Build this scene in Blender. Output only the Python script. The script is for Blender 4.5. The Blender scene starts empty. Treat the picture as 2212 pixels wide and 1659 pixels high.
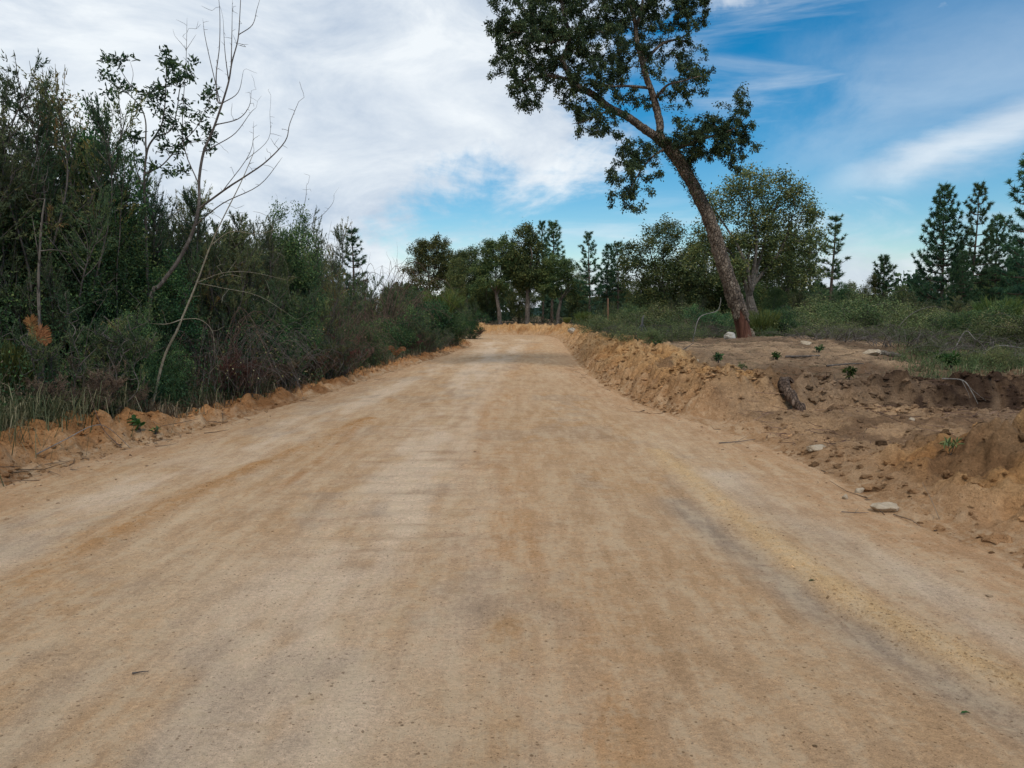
import bpy, math
import numpy as np
from mathutils import Vector

R = math.radians
scene = bpy.context.scene
col = scene.collection

# ------------------------------------------------------------------ camera
CAM_H, PITCH, FPX = 1.6, 5.31, 1661.0           # metres, degrees down, focal length for a 2212 px wide frame
cam = bpy.data.cameras.new('camera'); cam_o = bpy.data.objects.new('camera', cam); col.objects.link(cam_o)
cam_o.location = (0, 0, CAM_H); cam_o.rotation_euler = (R(90 - PITCH), 0, 0)
cam.sensor_width = 36; cam.lens = 36 * FPX / 2212; cam.clip_start = 0.05; cam.clip_end = 4000
scene.camera = cam_o

# ------------------------------------------------------------------ sky, sun, exposure
SUN_AZ, SUN_EL = 160.0, 55.0                    # azimuth from +Y towards +X, elevation
world = bpy.data.worlds.new('World'); scene.world = world; world.use_nodes = True
wn = world.node_tree.nodes; wl = world.node_tree.links; wn.clear()

def mk(nodes, links, typ, ins=None, **props):
    n = nodes.new(typ)
    for k, v in props.items(): setattr(n, k, v)
    for k, v in (ins or {}).items():
        if isinstance(v, bpy.types.NodeSocket): links.new(v, n.inputs[k])
        else: n.inputs[k].default_value = v
    return n

def W(typ, ins=None, **p): return mk(wn, wl, typ, ins, **p)
def wm(op, a, b=0.0, c=0.0, clamp=False):
    return W('ShaderNodeMath', {0: a, 1: b, 2: c}, operation=op, use_clamp=clamp).outputs[0]
def wsmooth(x, lo, hi):
    n = W('ShaderNodeMapRange', {0: x, 1: lo, 2: hi, 3: 0.0, 4: 1.0}, interpolation_type='SMOOTHERSTEP')
    return n.outputs[0]

tc = W('ShaderNodeTexCoord')
sep = W('ShaderNodeSeparateXYZ', {0: tc.outputs['Generated']})
az = wm('ARCTAN2', sep.outputs[0], sep.outputs[1])
el = wm('ARCSINE', sep.outputs[2])
elp = wm('MAXIMUM', el, 0.0)
ang = W('ShaderNodeCombineXYZ', {0: az, 1: el, 2: 0.0})
def wnoise(vec, scale, detail=5.0, rough=0.55, dist=0.0):
    return W('ShaderNodeTexNoise', {'Vector': vec, 'Scale': scale, 'Detail': detail, 'Roughness': rough, 'Distortion': dist}).outputs['Fac']
def wmap(loc, rot, sc):
    return W('ShaderNodeMapping', {'Vector': ang.outputs[0], 'Location': loc, 'Rotation': (0, 0, rot), 'Scale': sc}).outputs[0]
n_big = wnoise(wmap((3.1, 1.7, 0), R(-12), (1.0, 1.5, 1)), 3.2, 7, 0.62, 0.35)
n_med = wnoise(wmap((7.3, 4.2, 0), R(-16), (1.0, 2.6, 1)), 5.0, 8, 0.62, 0.5)
n_str = wnoise(wmap((1.9, 8.4, 0), R(15), (1.0, 6.5, 1)), 2.6, 8, 0.58, 0.45)
# the cloud deck on the left, its edge leaning to the right with height
edge = wm('MULTIPLY_ADD', el, 1.0, -0.12)
sgn = wm('SUBTRACT', edge, az)
sgn = wm('MULTIPLY_ADD', wm('SUBTRACT', n_big, 0.5), 0.95, sgn)
sgn = wm('MULTIPLY_ADD', wm('SUBTRACT', n_med, 0.5), 0.45, sgn)
deck = wsmooth(sgn, -0.10, 0.16)
# streaks of high cloud over the blue
streak = wm('MULTIPLY', wsmooth(n_str, 0.45, 0.80), 0.5)
line = wm('SUBTRACT', el, wm('MULTIPLY_ADD', az, 0.25, 0.055))
line = wm('ADD', line, wm('MULTIPLY', wm('SUBTRACT', n_med, 0.5), 0.07))
band = wm('EXPONENT', wm('MULTIPLY', wm('POWER', wm('MULTIPLY', line, 34.0), 2.0), -1.0))
band = wm('MULTIPLY', band, wm('MULTIPLY', wsmooth(az, 0.30, 0.52), 0.75))
veil = wm('SUBTRACT', el, wm('MULTIPLY_ADD', az, 0.10, 0.20))
veil = wm('EXPONENT', wm('MULTIPLY', wm('POWER', wm('MULTIPLY', veil, 11.0), 2.0), -1.0))
veil = wm('MULTIPLY', veil, wm('MULTIPLY', wsmooth(az, 0.18, 0.45), wsmooth(n_big, 0.36, 0.66)))
low = wm('MULTIPLY', wsmooth(wm('MULTIPLY_ADD', wm('SUBTRACT', n_med, 0.5), 0.26, elp), wm('MULTIPLY_ADD', wsmooth(az, 0.15, 0.40), 0.035, 0.100), 0.015), 0.88)
cl = wm('MAXIMUM', wm('MAXIMUM', deck, low), wm('MAXIMUM', wm('MULTIPLY', veil, 0.34), wm('MAXIMUM', band, streak)))
cl = wm('MINIMUM', cl, 0.97)

sky = W('ShaderNodeTexSky', sky_type='NISHITA', sun_disc=False)
sky.sun_elevation = R(SUN_EL); sky.sun_rotation = R(SUN_AZ)
sky.air_density = 1.0; sky.dust_density = 0.4; sky.ozone_density = 1.6
hsv = W('ShaderNodeHueSaturation', {'Hue': 0.492, 'Saturation': 1.6, 'Value': 0.95, 'Color': sky.outputs[0]})
skyc = W('ShaderNodeMix', {0: 1.0, 6: hsv.outputs[0], 7: (1.12, 1.12, 1.12, 1)}, data_type='RGBA', blend_type='MULTIPLY')
n_sh = wnoise(wmap((5.5, 2.2, 0), R(-10), (1.0, 2.2, 1)), 4.6, 8, 0.62, 0.5)
cramp = W('ShaderNodeValToRGB', {0: n_sh})
cr = cramp.color_ramp
cr.elements[0].position = 0.33; cr.elements[0].color = (4.9, 5.75, 6.9, 1)
cr.elements[1].position = 0.64; cr.elements[1].color = (8.3, 8.75, 9.1, 1)
mixc = W('ShaderNodeMix', {0: cl, 6: skyc.outputs[2], 7: cramp.outputs[0]}, data_type='RGBA')
bg = W('ShaderNodeBackground', {'Color': mixc.outputs[2], 'Strength': 0.086})
wo = W('ShaderNodeOutputWorld'); wl.new(bg.outputs[0], wo.inputs[0])

sun = bpy.data.lights.new('sun', 'SUN'); sun_o = bpy.data.objects.new('sun', sun); col.objects.link(sun_o)
sun.energy = 1.5; sun.angle = R(15); sun.color = (1.0, 0.95, 0.87)
sd = Vector((math.sin(R(SUN_AZ)) * math.cos(R(SUN_EL)), math.cos(R(SUN_AZ)) * math.cos(R(SUN_EL)), math.sin(R(SUN_EL))))
sun_o.rotation_euler = sd.to_track_quat('Z', 'Y').to_euler(); sun_o.location = (-8, 8, 20)

vs = scene.view_settings
vs.view_transform = 'Standard'; vs.look = 'None'; vs.exposure = 0.35; vs.gamma = 1.0; vs.use_curve_mapping = False
scene.cycles.max_bounces = 7; scene.cycles.transparent_max_bounces = 4; scene.cycles.diffuse_bounces = 4
scene.cycles.glossy_bounces = 2; scene.cycles.transmission_bounces = 3

# ------------------------------------------------------------------ helpers: picking places, noise
cp, sp = math.cos(R(PITCH)), math.sin(R(PITCH))
def ray(px, py):
    dx = (px - 1106) / FPX; dz = -(py - 829.5) / FPX
    return np.array((dx, cp + dz * sp, -sp + dz * cp))
def at(px, py, Y):                               # the point at forward distance Y seen in that direction
    d = ray(px, py); k = Y / d[1]
    return np.array((0, 0, CAM_H)) + d * k
def ground_pt(px, py, z=0.0):
    d = ray(px, py); k = (z - CAM_H) / d[2]
    return np.array((0, 0, CAM_H)) + d * k

def _hash(ix, iy, iz, seed):
    h = (ix.astype(np.uint64) * np.uint64(374761393) + iy.astype(np.uint64) * np.uint64(668265263)
         + iz.astype(np.uint64) * np.uint64(2147483647) + np.uint64(seed * 1274126177 + 12345))
    h &= np.uint64(0xffffffff)
    h = (h ^ (h >> np.uint64(13))) * np.uint64(1274126177); h &= np.uint64(0xffffffff)
    h = (h ^ (h >> np.uint64(16))) * np.uint64(2654435761); h &= np.uint64(0xffffffff)
    h = h ^ (h >> np.uint64(15))
    return (h & np.uint64(0xffff)).astype(np.float64) / 65535.0
def vnoise(x, y, z=0.0, seed=0):                 # smooth value noise in -1..1
    x = np.asarray(x, float); y = np.asarray(y, float); z = np.zeros_like(x) + z
    xi, yi, zi = np.floor(x), np.floor(y), np.floor(z)
    fx, fy, fz = x - xi, y - yi, z - zi
    fx = fx * fx * fx * (fx * (fx * 6 - 15) + 10); fy = fy * fy * fy * (fy * (fy * 6 - 15) + 10); fz = fz * fz * (3 - 2 * fz)
    xi = (xi + 100000).astype(np.int64); yi = (yi + 100000).astype(np.int64); zi = (zi + 100000).astype(np.int64)
    r = 0
    for a in (0, 1):
        for b in (0, 1):
            for c in (0, 1):
                w = (fx if a else 1 - fx) * (fy if b else 1 - fy) * (fz if c else 1 - fz)
                r = r + w * _hash(xi + a, yi + b, zi + c, seed)
    return r * 2 - 1
def fbm(x, y, z=0.0, seed=0, octv=4, gain=0.5, lac=2.03):
    r = 0; a = 1.0
    for o in range(octv):
        r = r + a * vnoise(x, y, z, seed + o * 17); a *= gain
        x = np.asarray(x) * lac; y = np.asarray(y) * lac; z = np.asarray(z) * lac
    return r
def sstep(x, a, b):
    t = np.clip((np.asarray(x, float) - a) / (b - a), 0, 1); return t * t * (3 - 2 * t)
def pdist(x, y, pl):
    best = np.full(np.shape(x), 1e9)
    for (ax, ay), (bx, by) in zip(pl[:-1], pl[1:]):
        dx, dy = bx - ax, by - ay; L = dx * dx + dy * dy + 1e-12
        t = np.clip(((x - ax) * dx + (y - ay) * dy) / L, 0, 1)
        best = np.minimum(best, np.hypot(x - ax - t * dx, y - ay - t * dy))
    return best
def pinside(x, y, pg):
    ins = np.zeros(np.shape(x), bool); n = len(pg)
    for i in range(n):
        (ax, ay), (bx, by) = pg[i], pg[(i + 1) % n]
        if ay == by: continue
        c = ((ay > y) != (by > y)) & (x < (bx - ax) * (y - ay) / (by - ay) + ax)
        ins ^= c
    return ins
def smooth_line(pl, it=2):
    pl = [tuple(p) for p in pl]
    for _ in range(it):
        q = [pl[0]]
        for a, b in zip(pl[:-1], pl[1:]):
            q.append((a[0] * .75 + b[0] * .25, a[1] * .75 + b[1] * .25)); q.append((a[0] * .25 + b[0] * .75, a[1] * .25 + b[1] * .75))
        q.append(pl[-1]); pl = q
    return pl
def gline(pts, it=1): return smooth_line([tuple(ground_pt(*p)[:2]) for p in pts], it)

# ------------------------------------------------------------------ the lie of the land
gl = [tuple(ground_pt(*p)[:2]) for p in [(0, 1052), (200, 992), (420, 932), (600, 882), (700, 852), (850, 802), (950, 772), (1038, 741)]]
gr = [tuple(ground_pt(*p)[:2]) for p in [(2212, 1215), (2100, 1180), (1960, 1125), (1880, 1085), (1800, 1030), (1700, 985), (1620, 950), (1500, 912), (1400, 884), (1310, 840), (1258, 800), (1228, 760), (1205, 729)]]
LEFT = smooth_line([(-3.2, -8), (-3.9, 0), (-4.4, 4)] + gl + [(-3.6, 44.5), (-10, 47.5), (-30, 50), (-90, 53)])
RIGHT = smooth_line([(2.6, -8), (2.8, 0), (3.1, 3)] + gr + [(1.6, 55.2), (-2.5, 56.6), (-10, 58), (-30, 60), (-90, 63)])
ROADPOLY = LEFT + RIGHT[::-1]
RIDGE_L = gline([(-500, 1560), (-100, 1345), (0, 1292), (300, 1130), (500, 1032), (680, 960), (800, 908)])
RIDGE_R = gline([(1420, 975), (1520, 1060), (1640, 1160), (1760, 1245), (1900, 1335), (2050, 1410), (2300, 1520), (2700, 1700)])
GREY_R = gline([(1460, 1085), (1600, 1190), (1750, 1300), (1900, 1395), (2100, 1505), (2500, 1720)])
PALE_R = gline([(1560, 1030), (1800, 1180), (2000, 1272), (2212, 1370), (2500, 1480)])
PALE_C = gline([(1065, 740), (1010, 850), (930, 930), (860, 1050), (760, 1200), (650, 1400), (520, 1700)])
PALE_C2 = gline([(1130, 735), (1090, 790), (1020, 900), (1010, 1000), (1030, 1150), (1060, 1350), (1150, 1700)])
ORANGE_C = gline([(1160, 740), (1080, 850), (1075, 980), (1090, 1100), (1180, 1330), (1250, 1480), (1300, 1700)])
PALE_L = gline([(-200, 1260), (0, 1180), (300, 1060), (600, 935), (800, 862), (960, 790)])
TYRE_L = gline([(540, 1098), (640, 1040), (720, 975), (790, 910)])
WASH = gline([(960, 880), (930, 960), (900, 1060), (900, 1160)])

CLEAR = smooth_line([(3.9, 11.75), (4.6, 11.5), (5.6, 11.35), (6.6, 11.25), (8, 11.2), (12, 11.3), (40, 12)])   # foot of the cut bank

def land(x, y):
    """height and masks at x, y"""
    x = np.asarray(x, float); y = np.asarray(y, float)
    ins = pinside(x, y, ROADPOLY); dl = pdist(x, y, LEFT); dr = pdist(x, y, RIGHT)
    left = (~ins) & (dl < dr); right = (~ins) & ~left
    n1 = fbm(x * .35, y * .35, seed=1, octv=3); n2 = fbm(x * 1.3, y * 1.3, seed=5, octv=4); n3 = fbm(x * 4.5, y * 4.5, seed=9, octv=4, gain=.6)
    lump = np.maximum(0, fbm(x * 2.6 + .8 * n2, y * 2.6, seed=31, octv=3, gain=.55))
    # road: faint crown, ruts, washboard, ridges of loose gravel
    near = np.minimum(dl, dr)
    rl = np.exp(-(pdist(x, y, RIDGE_L) / .13) ** 2); rr = np.exp(-(pdist(x, y, RIDGE_R) / .13) ** 2)
    wash = np.exp(-(pdist(x, y, WASH) / .8) ** 2)
    com = .012 * n1 + .004 * n2 + .003 * n3
    zr = .012 * np.minimum(near, 2.5) + com + .022 * rl * (.7 + .5 * n2) + .03 * rr * (.7 + .5 * n2)
    zr = zr + wash * .007 * np.sin(y * 2 * np.pi / .34 + 2.2 * n2 + 1.5 * n1) * sstep(n1 + n2 * .4, -.6, .4)
    zr = zr - .02 * np.exp(-(pdist(x, y, GREY_R) / .2) ** 2) - .03 * sstep(near, .5, 0) * 0
    # left: low bank of pushed-up soil, then a slope with the scrub on it
    fade = sstep(y, 60, 40)
    hb = .21 + .07 * n1 + .05 * np.sin(y * .9)
    hb = hb * .78 * (.30 + .70 * sstep(y, 16, 9)) * (.75 + .35 * sstep(n1, -.5, .3))
    zl = hb * 1.15 * sstep(dl, .02, .55 + .15 * n2) - .05 * sstep(dl, .75, 1.1) + .42 * sstep(dl, 1.0, 4.0) + .5 * sstep(dl, 3, 12) * (y < 1e9)
    zl = zl + sstep(dl, .0, .3) * (.05 * n2 + .045 * n3 + .08 * lump * sstep(dl, 1.3, .5) + .10 * (np.abs(fbm(x * 3.4, y * 3.4, seed=151, octv=3)) - .3) * sstep(dl, 1.6, .7))
    # right
    wob = .35 * n1 + .18 * n2
    berm_on = sstep(y + wob, 11.3, 12.2)                       # the long windrow beyond the turning place
    dcl = pdist(x, y, CLEAR)
    beyond = np.where(x > 3.0, (y - np.interp(x, [p[0] for p in CLEAR], [p[1] for p in CLEAR])), y - 11.75) + wob * .5
    fld = sstep(beyond, -.1, .75)
    crest = .52 + .10 * n1 + .05 * n2
    crest = np.where(y > 40, .27 + .06 * n1, crest)
    berm = crest * sstep(dr, .0, .85) * (1 - .42 * sstep(dr, 1.05, 1.9))
    field = .40 + .25 * sstep(beyond, .2, 9) + .10 * n1 + .32 * np.exp(-(((x - 6.6) / 4.2) ** 2 + ((y - 20.6) / 3.6) ** 2)) + .10 * sstep(beyond, .1, .6) * sstep(beyond, 2.2, .8)
    hi = np.where(dr < 1.9, np.maximum(berm * berm_on, field * fld * sstep(dr, .1, 1.4)), field * fld)
    turn = .07 * sstep(dr, 0, .35) + .10 * sstep(dr, .4, 2.5) + .03 * n2 * sstep(dr, 0, .5)
    mound = sstep(y + wob * .8, 8.45, 7.0) * (.39 + .10 * n1) * sstep(dr, -.02, 1.25) * (1 - .25 * sstep(dr, 3, 8)) * sstep(y, -10, -6)
    zri = np.maximum(np.maximum(hi, turn * (1 - fld)), mound + turn * .5)
    rough = np.maximum.reduce([berm_on * sstep(dr, 0, .25) * sstep(dr, 2.6, 1.3), sstep(mound, .02, .2), fld * sstep(beyond, 1.6, .6), .35 * sstep(dr, 0, .3) * (1 - fld) * sstep(y, 13, 12)])
    rough = np.clip(rough, .25, 1) * sstep(dr, 0, .3)
    bil = np.abs(fbm(x * 3.4 + .5 * n2, y * 3.4, seed=141, octv=2)) ; bil2 = np.abs(fbm(x * 8.5 + .5 * n3, y * 8.5, seed=147, octv=2))
    zri = zri + rough * (.055 * n2 + .06 * n3 + .12 * lump + .13 * (bil - .3) + .055 * (bil2 - .3))
    z = np.where(ins, zr, np.where(left, zl + com, zri + com))
    far = sstep(np.hypot(x, y), 75, 220)
    z = z * (1 - far) + (.6 + 1.0 * fbm(x * .01, y * .01, seed=77, octv=2)) * far
    m = dict(ins=ins, left=left, right=right, dl=dl, dr=dr, n1=n1, n2=n2, n3=n3, lump=lump, rl=rl, rr=rr, wash=wash, near=near,
             berm_on=berm_on, fld=fld, beyond=beyond, mound=mound, rough=rough, far=far)
    return z, m
def gh(x, y):
    return float(land(np.array([x]), np.array([y]))[0][0])
def ghv(x, y): return land(np.asarray(x, float), np.asarray(y, float))[0]

# ------------------------------------------------------------------ helpers: objects
def tag(o, label=None, cat=None, group=None, kind=None):
    for k, v in (('label', label), ('category', cat), ('group', group), ('kind', kind)):
        if v: o[k] = v
    return o
def empty(name, loc=(0, 0, 0), rz=0.0, s=(1, 1, 1)):
    o = bpy.data.objects.new(name, None); col.objects.link(o)
    o.location = tuple(loc); o.rotation_euler = (0, 0, rz); o.scale = s; o.empty_display_size = .2
    return o
def obj(name, me, parent=None, mat=None):
    o = bpy.data.objects.new(name, me); col.objects.link(o)
    if parent: o.parent = parent
    if mat:
        if not me.materials: me.materials.append(mat)
        elif me.materials[0] is not mat:
            o.material_slots[0].link = 'OBJECT'; o.material_slots[0].material = mat
    return o

def unit(v):
    v = np.asarray(v, float); return v / (np.linalg.norm(v, axis=-1, keepdims=True) + 1e-9)

class MB:
    """collects triangles and quads and builds one mesh"""
    def __init__(s): s.v = []; s.t = []; s.q = []; s.tone = []; s.n = 0; s.smooth = True
    def add(s, v, tris=None, quads=None, tone=.5):
        v = np.asarray(v, float).reshape(-1, 3); b = s.n
        s.v.append(v); s.n += len(v)
        s.tone.append(np.broadcast_to(np.asarray(tone, float), (len(v),)))
        if tris is not None: s.t.append(np.asarray(tris).reshape(-1, 3) + b)
        if quads is not None: s.q.append(np.asarray(quads).reshape(-1, 4) + b)
        return s
    def verts(s): return np.concatenate(s.v) if s.v else np.zeros((0, 3))
    def build(s, name, mat=None, smooth=True, origin=None, extra=None):
        me = bpy.data.meshes.new(name)
        v = s.verts()
        if origin is not None: v = v - np.asarray(origin)
        t = np.concatenate(s.t) if s.t else np.zeros((0, 3), int); q = np.concatenate(s.q) if s.q else np.zeros((0, 4), int)
        me.vertices.add(len(v)); me.vertices.foreach_set('co', v.astype(np.float32).ravel())
        nl = len(t) * 3 + len(q) * 4
        me.loops.add(nl); me.loops.foreach_set('vertex_index', np.concatenate([t.ravel(), q.ravel()]).astype(np.int32))
        me.polygons.add(len(t) + len(q))
        ls = np.concatenate([np.arange(len(t)) * 3, len(t) * 3 + np.arange(len(q)) * 4]).astype(np.int32)
        me.polygons.foreach_set('loop_start', ls)
        me.polygons.foreach_set('use_smooth', np.full(len(ls), smooth))
        a = me.attributes.new('tone', 'FLOAT', 'POINT'); a.data.foreach_set('value', np.concatenate(s.tone).astype(np.float32))
        if extra is not None:
            c = me.attributes.new('tint', 'FLOAT_COLOR', 'POINT'); c.data.foreach_set('color', extra.astype(np.float32).ravel())
        me.update(calc_edges=True)
        if mat: me.materials.append(mat)
        return me

def tube(mb, P, r, k=6, tone=.5, rfun=None):
    P = np.asarray(P, float); n = len(P); r = np.broadcast_to(np.asarray(r, float), (n,))
    T = unit(np.gradient(P, axis=0))
    m = np.abs(T.mean(0)); ref = np.eye(3)[int(np.argmin(m))]
    A = unit(np.cross(T, ref)); B = np.cross(T, A)
    a = np.arange(k) * 2 * np.pi / k
    ring = np.cos(a)[None, :, None] * A[:, None, :] + np.sin(a)[None, :, None] * B[:, None, :]
    rr = np.broadcast_to(r[:, None], (n, k)).copy()
    if rfun is not None: rr = rfun(P[:, None, :] + ring * r[:, None, None], rr, np.linspace(0, 1, n)[:, None], a[None, :])
    V = (P[:, None, :] + ring * rr[:, :, None]).reshape(-1, 3)
    i = np.arange(n - 1)[:, None] * k; j = np.arange(k)[None, :]; j2 = (j + 1) % k
    Q = np.stack([i + j, i + j2, i + k + j2, i + k + j], -1).reshape(-1, 4)
    mb.add(V, quads=Q, tone=tone)

def leaves(mb, P, D, N, L, Wd, kind='quad', tone=.5, fold=.18):
    P = np.asarray(P, float); n = len(P)
    if n == 0: return
    D = unit(D); S = unit(np.cross(D, N)); Nn = np.cross(S, D)
    L = np.broadcast_to(np.asarray(L, float), (n,))[:, None]; Wd = np.broadcast_to(np.asarray(Wd, float), (n,))[:, None]
    tone = np.broadcast_to(np.asarray(tone, float), (n,))
    if kind == 'blade':
        V = np.stack([P - S * Wd / 2, P + S * Wd / 2, P + D * L], 1); F = np.array([[0, 1, 2]])
    elif kind == 'quad':
        V = np.stack([P, P + D * L * .48 + S * Wd / 2 + Nn * Wd * fold, P + D * L, P + D * L * .48 - S * Wd / 2 + Nn * Wd * fold], 1); F = np.array([[0, 1, 2], [0, 2, 3]])
    else:   # 'leaf': six outline points, pointed both ends, folded along the midrib, drooping tip
        V = np.stack([P, P + D * L * .3 + S * Wd * .46 + Nn * Wd * fold, P + D * L * .68 + S * Wd * .38 + Nn * Wd * fold * .6, P + D * L - Nn * L * .12,
                      P + D * L * .68 - S * Wd * .38 + Nn * Wd * fold * .6, P + D * L * .3 - S * Wd * .46 + Nn * Wd * fold], 1)
        F = np.array([[0, 1, 3], [1, 2, 3], [0, 3, 5], [3, 4, 5]])
    k = V.shape[1]
    F = (F[None] + (np.arange(n) * k)[:, None, None]).reshape(-1, 3)
    mb.add(V.reshape(-1, 3), tris=F, tone=np.repeat(tone, k))

def herm(p0, m0, p1, m1, n):
    t = np.linspace(0, 1, n)[:, None]
    return ((2*t**3 - 3*t**2 + 1) * p0 + (t**3 - 2*t**2 + t) * m0 + (-2*t**3 + 3*t**2) * p1 + (t**3 - t**2) * m1)
def spline(pts, per=5):
    p = np.asarray(pts, float)
    if len(p) < 3: return herm(p[0], p[1] - p[0], p[1], p[1] - p[0], per + 1)
    g = np.gradient(p, axis=0); out = []
    for i in range(len(p) - 1): out.append(herm(p[i], g[i], p[i + 1], g[i + 1], per + 1)[:-1])
    out.append(p[-1:]); return np.concatenate(out)

class Tree:
    """a branching skeleton: hand-laid limbs plus twigs that grow out to target points"""
    def __init__(s, rng): s.P = np.zeros((40000, 3)); s.n = 0; s.par = []; s.r = []; s.tips = []; s.rng = rng; s.canbud = np.zeros(40000, bool)
    def node(s, p, par, r=np.nan, bud=True):
        s.P[s.n] = p; s.par.append(par); s.r.append(r); s.canbud[s.n] = bud; s.n += 1; return s.n - 1
    def path(s, par, pts, radii=None, bud=True):
        idx = []
        for i, p in enumerate(pts):
            par = s.node(p, par, np.nan if radii is None else radii[i], bud); idx.append(par)
        return idx
    def grow(s, targets, step=.25, arch=.15, droop=.1, jit=.03, pull=.5):
        T = np.asarray(targets, float)
        d0 = np.array([np.min(np.sum((s.P[:s.n][s.canbud[:s.n]] - t) ** 2, 1)) for t in T])
        for t in T[np.argsort(d0)]:
            d2 = np.sum((s.P[:s.n] - t) ** 2, 1); d2[~s.canbud[:s.n]] = 1e9
            # prefer to leave from below
            d2 = d2 * (1 + .6 * np.clip((s.P[:s.n, 2] - t[2]) / (np.sqrt(d2) + 1e-6), 0, 1))
            j = int(np.argmin(d2)); p0 = s.P[j]; d = np.linalg.norm(t - p0)
            if d < .03: continue
            k = s.par[j]; pd = unit(s.P[j] - s.P[k]) if k >= 0 else np.array((0, 0, 1.))
            to = (t - p0) / d
            m0 = (pd * pull + to * (1 - pull) + np.array((0, 0, arch))) * d; m1 = (to + np.array((0, 0, -droop))) * d
            n = max(3, int(d / step) + 2)
            pts = herm(p0, m0, t, m1, n)[1:]
            if n > 3: pts[:-1] += s.rng.normal(0, jit * min(d, 1), pts[:-1].shape)
            ids = s.path(j, pts); s.tips.append((ids, d))
    def radii(s, r0=.006, ex=.48, cap=None):
        cnt = np.zeros(s.n); ch = np.zeros(s.n, int)
        for i in range(s.n - 1, -1, -1):
            if ch[i] == 0: cnt[i] = 1
            p = s.par[i]
            if p >= 0: cnt[p] += cnt[i]; ch[p] += 1
        r = r0 * cnt ** ex
        given = np.array(s.r); m = ~np.isnan(given); r[m] = given[m]
        for i in range(s.n):
            p = s.par[i]
            if p >= 0 and not m[i]: r[i] = min(r[i], r[p] * .85 if m[p] else r[p])
        if cap: r = np.minimum(r, cap)
        s.rad = r; return r
    def tubes(s, mb, k_big=8, k_small=4, big=.03, rmin=0.0, rfun=None, skip=None):
        kids = [[] for _ in range(s.n)]
        for i in range(s.n):
            if s.par[i] >= 0: kids[s.par[i]].append(i)
        stack = [i for i in range(s.n) if s.par[i] < 0]
        for st in stack:
            todo = [(None, st)]
            while todo:
                pre, i = todo.pop(); ch = [] if pre is None else [pre]
                while True:
                    ch.append(i)
                    if not kids[i]: break
                    ks = sorted(kids[i], key=lambda q: -s.rad[q])
                    for q in ks[1:]: todo.append((i, q))
                    i = ks[0]
                if len(ch) < 2: continue
                P = s.P[ch]; r = s.rad[ch].copy()
                if pre is not None: r[0] = min(r[0], r[1] * 1.15)
                if r.max() < rmin: continue
                k = k_big if r.max() > big else k_small
                r[-1] *= .5
                tube(mb, P, r, k, tone=s.rng.uniform(.2, .8), rfun=rfun if r.max() > big else None)

def spray(s, mb, per, L, Wd, kind='quad', along=.7, spread=.06, outw=.8, gravity=-.1, tone_c=None, toff=0.0, tvar=.22):
    """leaves along the ends of every grown twig of tree s"""
    rng = s.rng; Ps = []; Ds = []; Ts = []
    for ids, d in s.tips:
        pts = s.P[ids]; n = max(1, int(per * rng.uniform(.6, 1.4)))
        u = 1 - rng.random(n) ** 1.2 * along; f = u * (len(pts) - 1); i = np.minimum(f.astype(int), max(len(pts) - 2, 0))
        if len(pts) == 1: p = np.repeat(pts, n, 0); tdir = np.repeat([[0, 0, 1.]], n, 0)
        else:
            w = (f - i)[:, None]; p = pts[i] * (1 - w) + pts[i + 1] * w; tdir = unit(pts[i + 1] - pts[i])
        p = p + rng.normal(0, spread, p.shape)
        D = tdir * .55 + unit(rng.normal(size=p.shape)) * outw + np.array((0, 0, gravity))
        tn = rng.normal(.5 + toff, .13) + rng.normal(0, tvar, n)
        if tone_c is not None: tn = tn + tone_c(p)
        Ps.append(p); Ds.append(D); Ts.append(np.clip(tn, 0, 1))
    P = np.concatenate(Ps); D = np.concatenate(Ds); T = np.concatenate(Ts); n = len(P)
    N = unit(rng.normal(size=P.shape) * .75 + np.array((0, 0, 1.)))
    leaves(mb, P, D, N, L * rng.uniform(.65, 1.25, n), Wd * rng.uniform(.7, 1.2, n), kind, T)

def blob_points(rng, blobs, n, shell=.35):
    """points inside a union of ellipsoids (cx,cy,cz,rx,ry,rz), thinned towards their middles"""
    b = np.array(blobs, float); vol = b[:, 3] * b[:, 4] * b[:, 5]; w = vol ** .8; w /= w.sum()
    k = rng.choice(len(b), n, p=w); d = unit(rng.normal(size=(n, 3))); r = (shell + (1 - shell) * rng.random(n)) ** .5
    return b[k, :3] + d * r[:, None] * b[k, 3:6]

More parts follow.
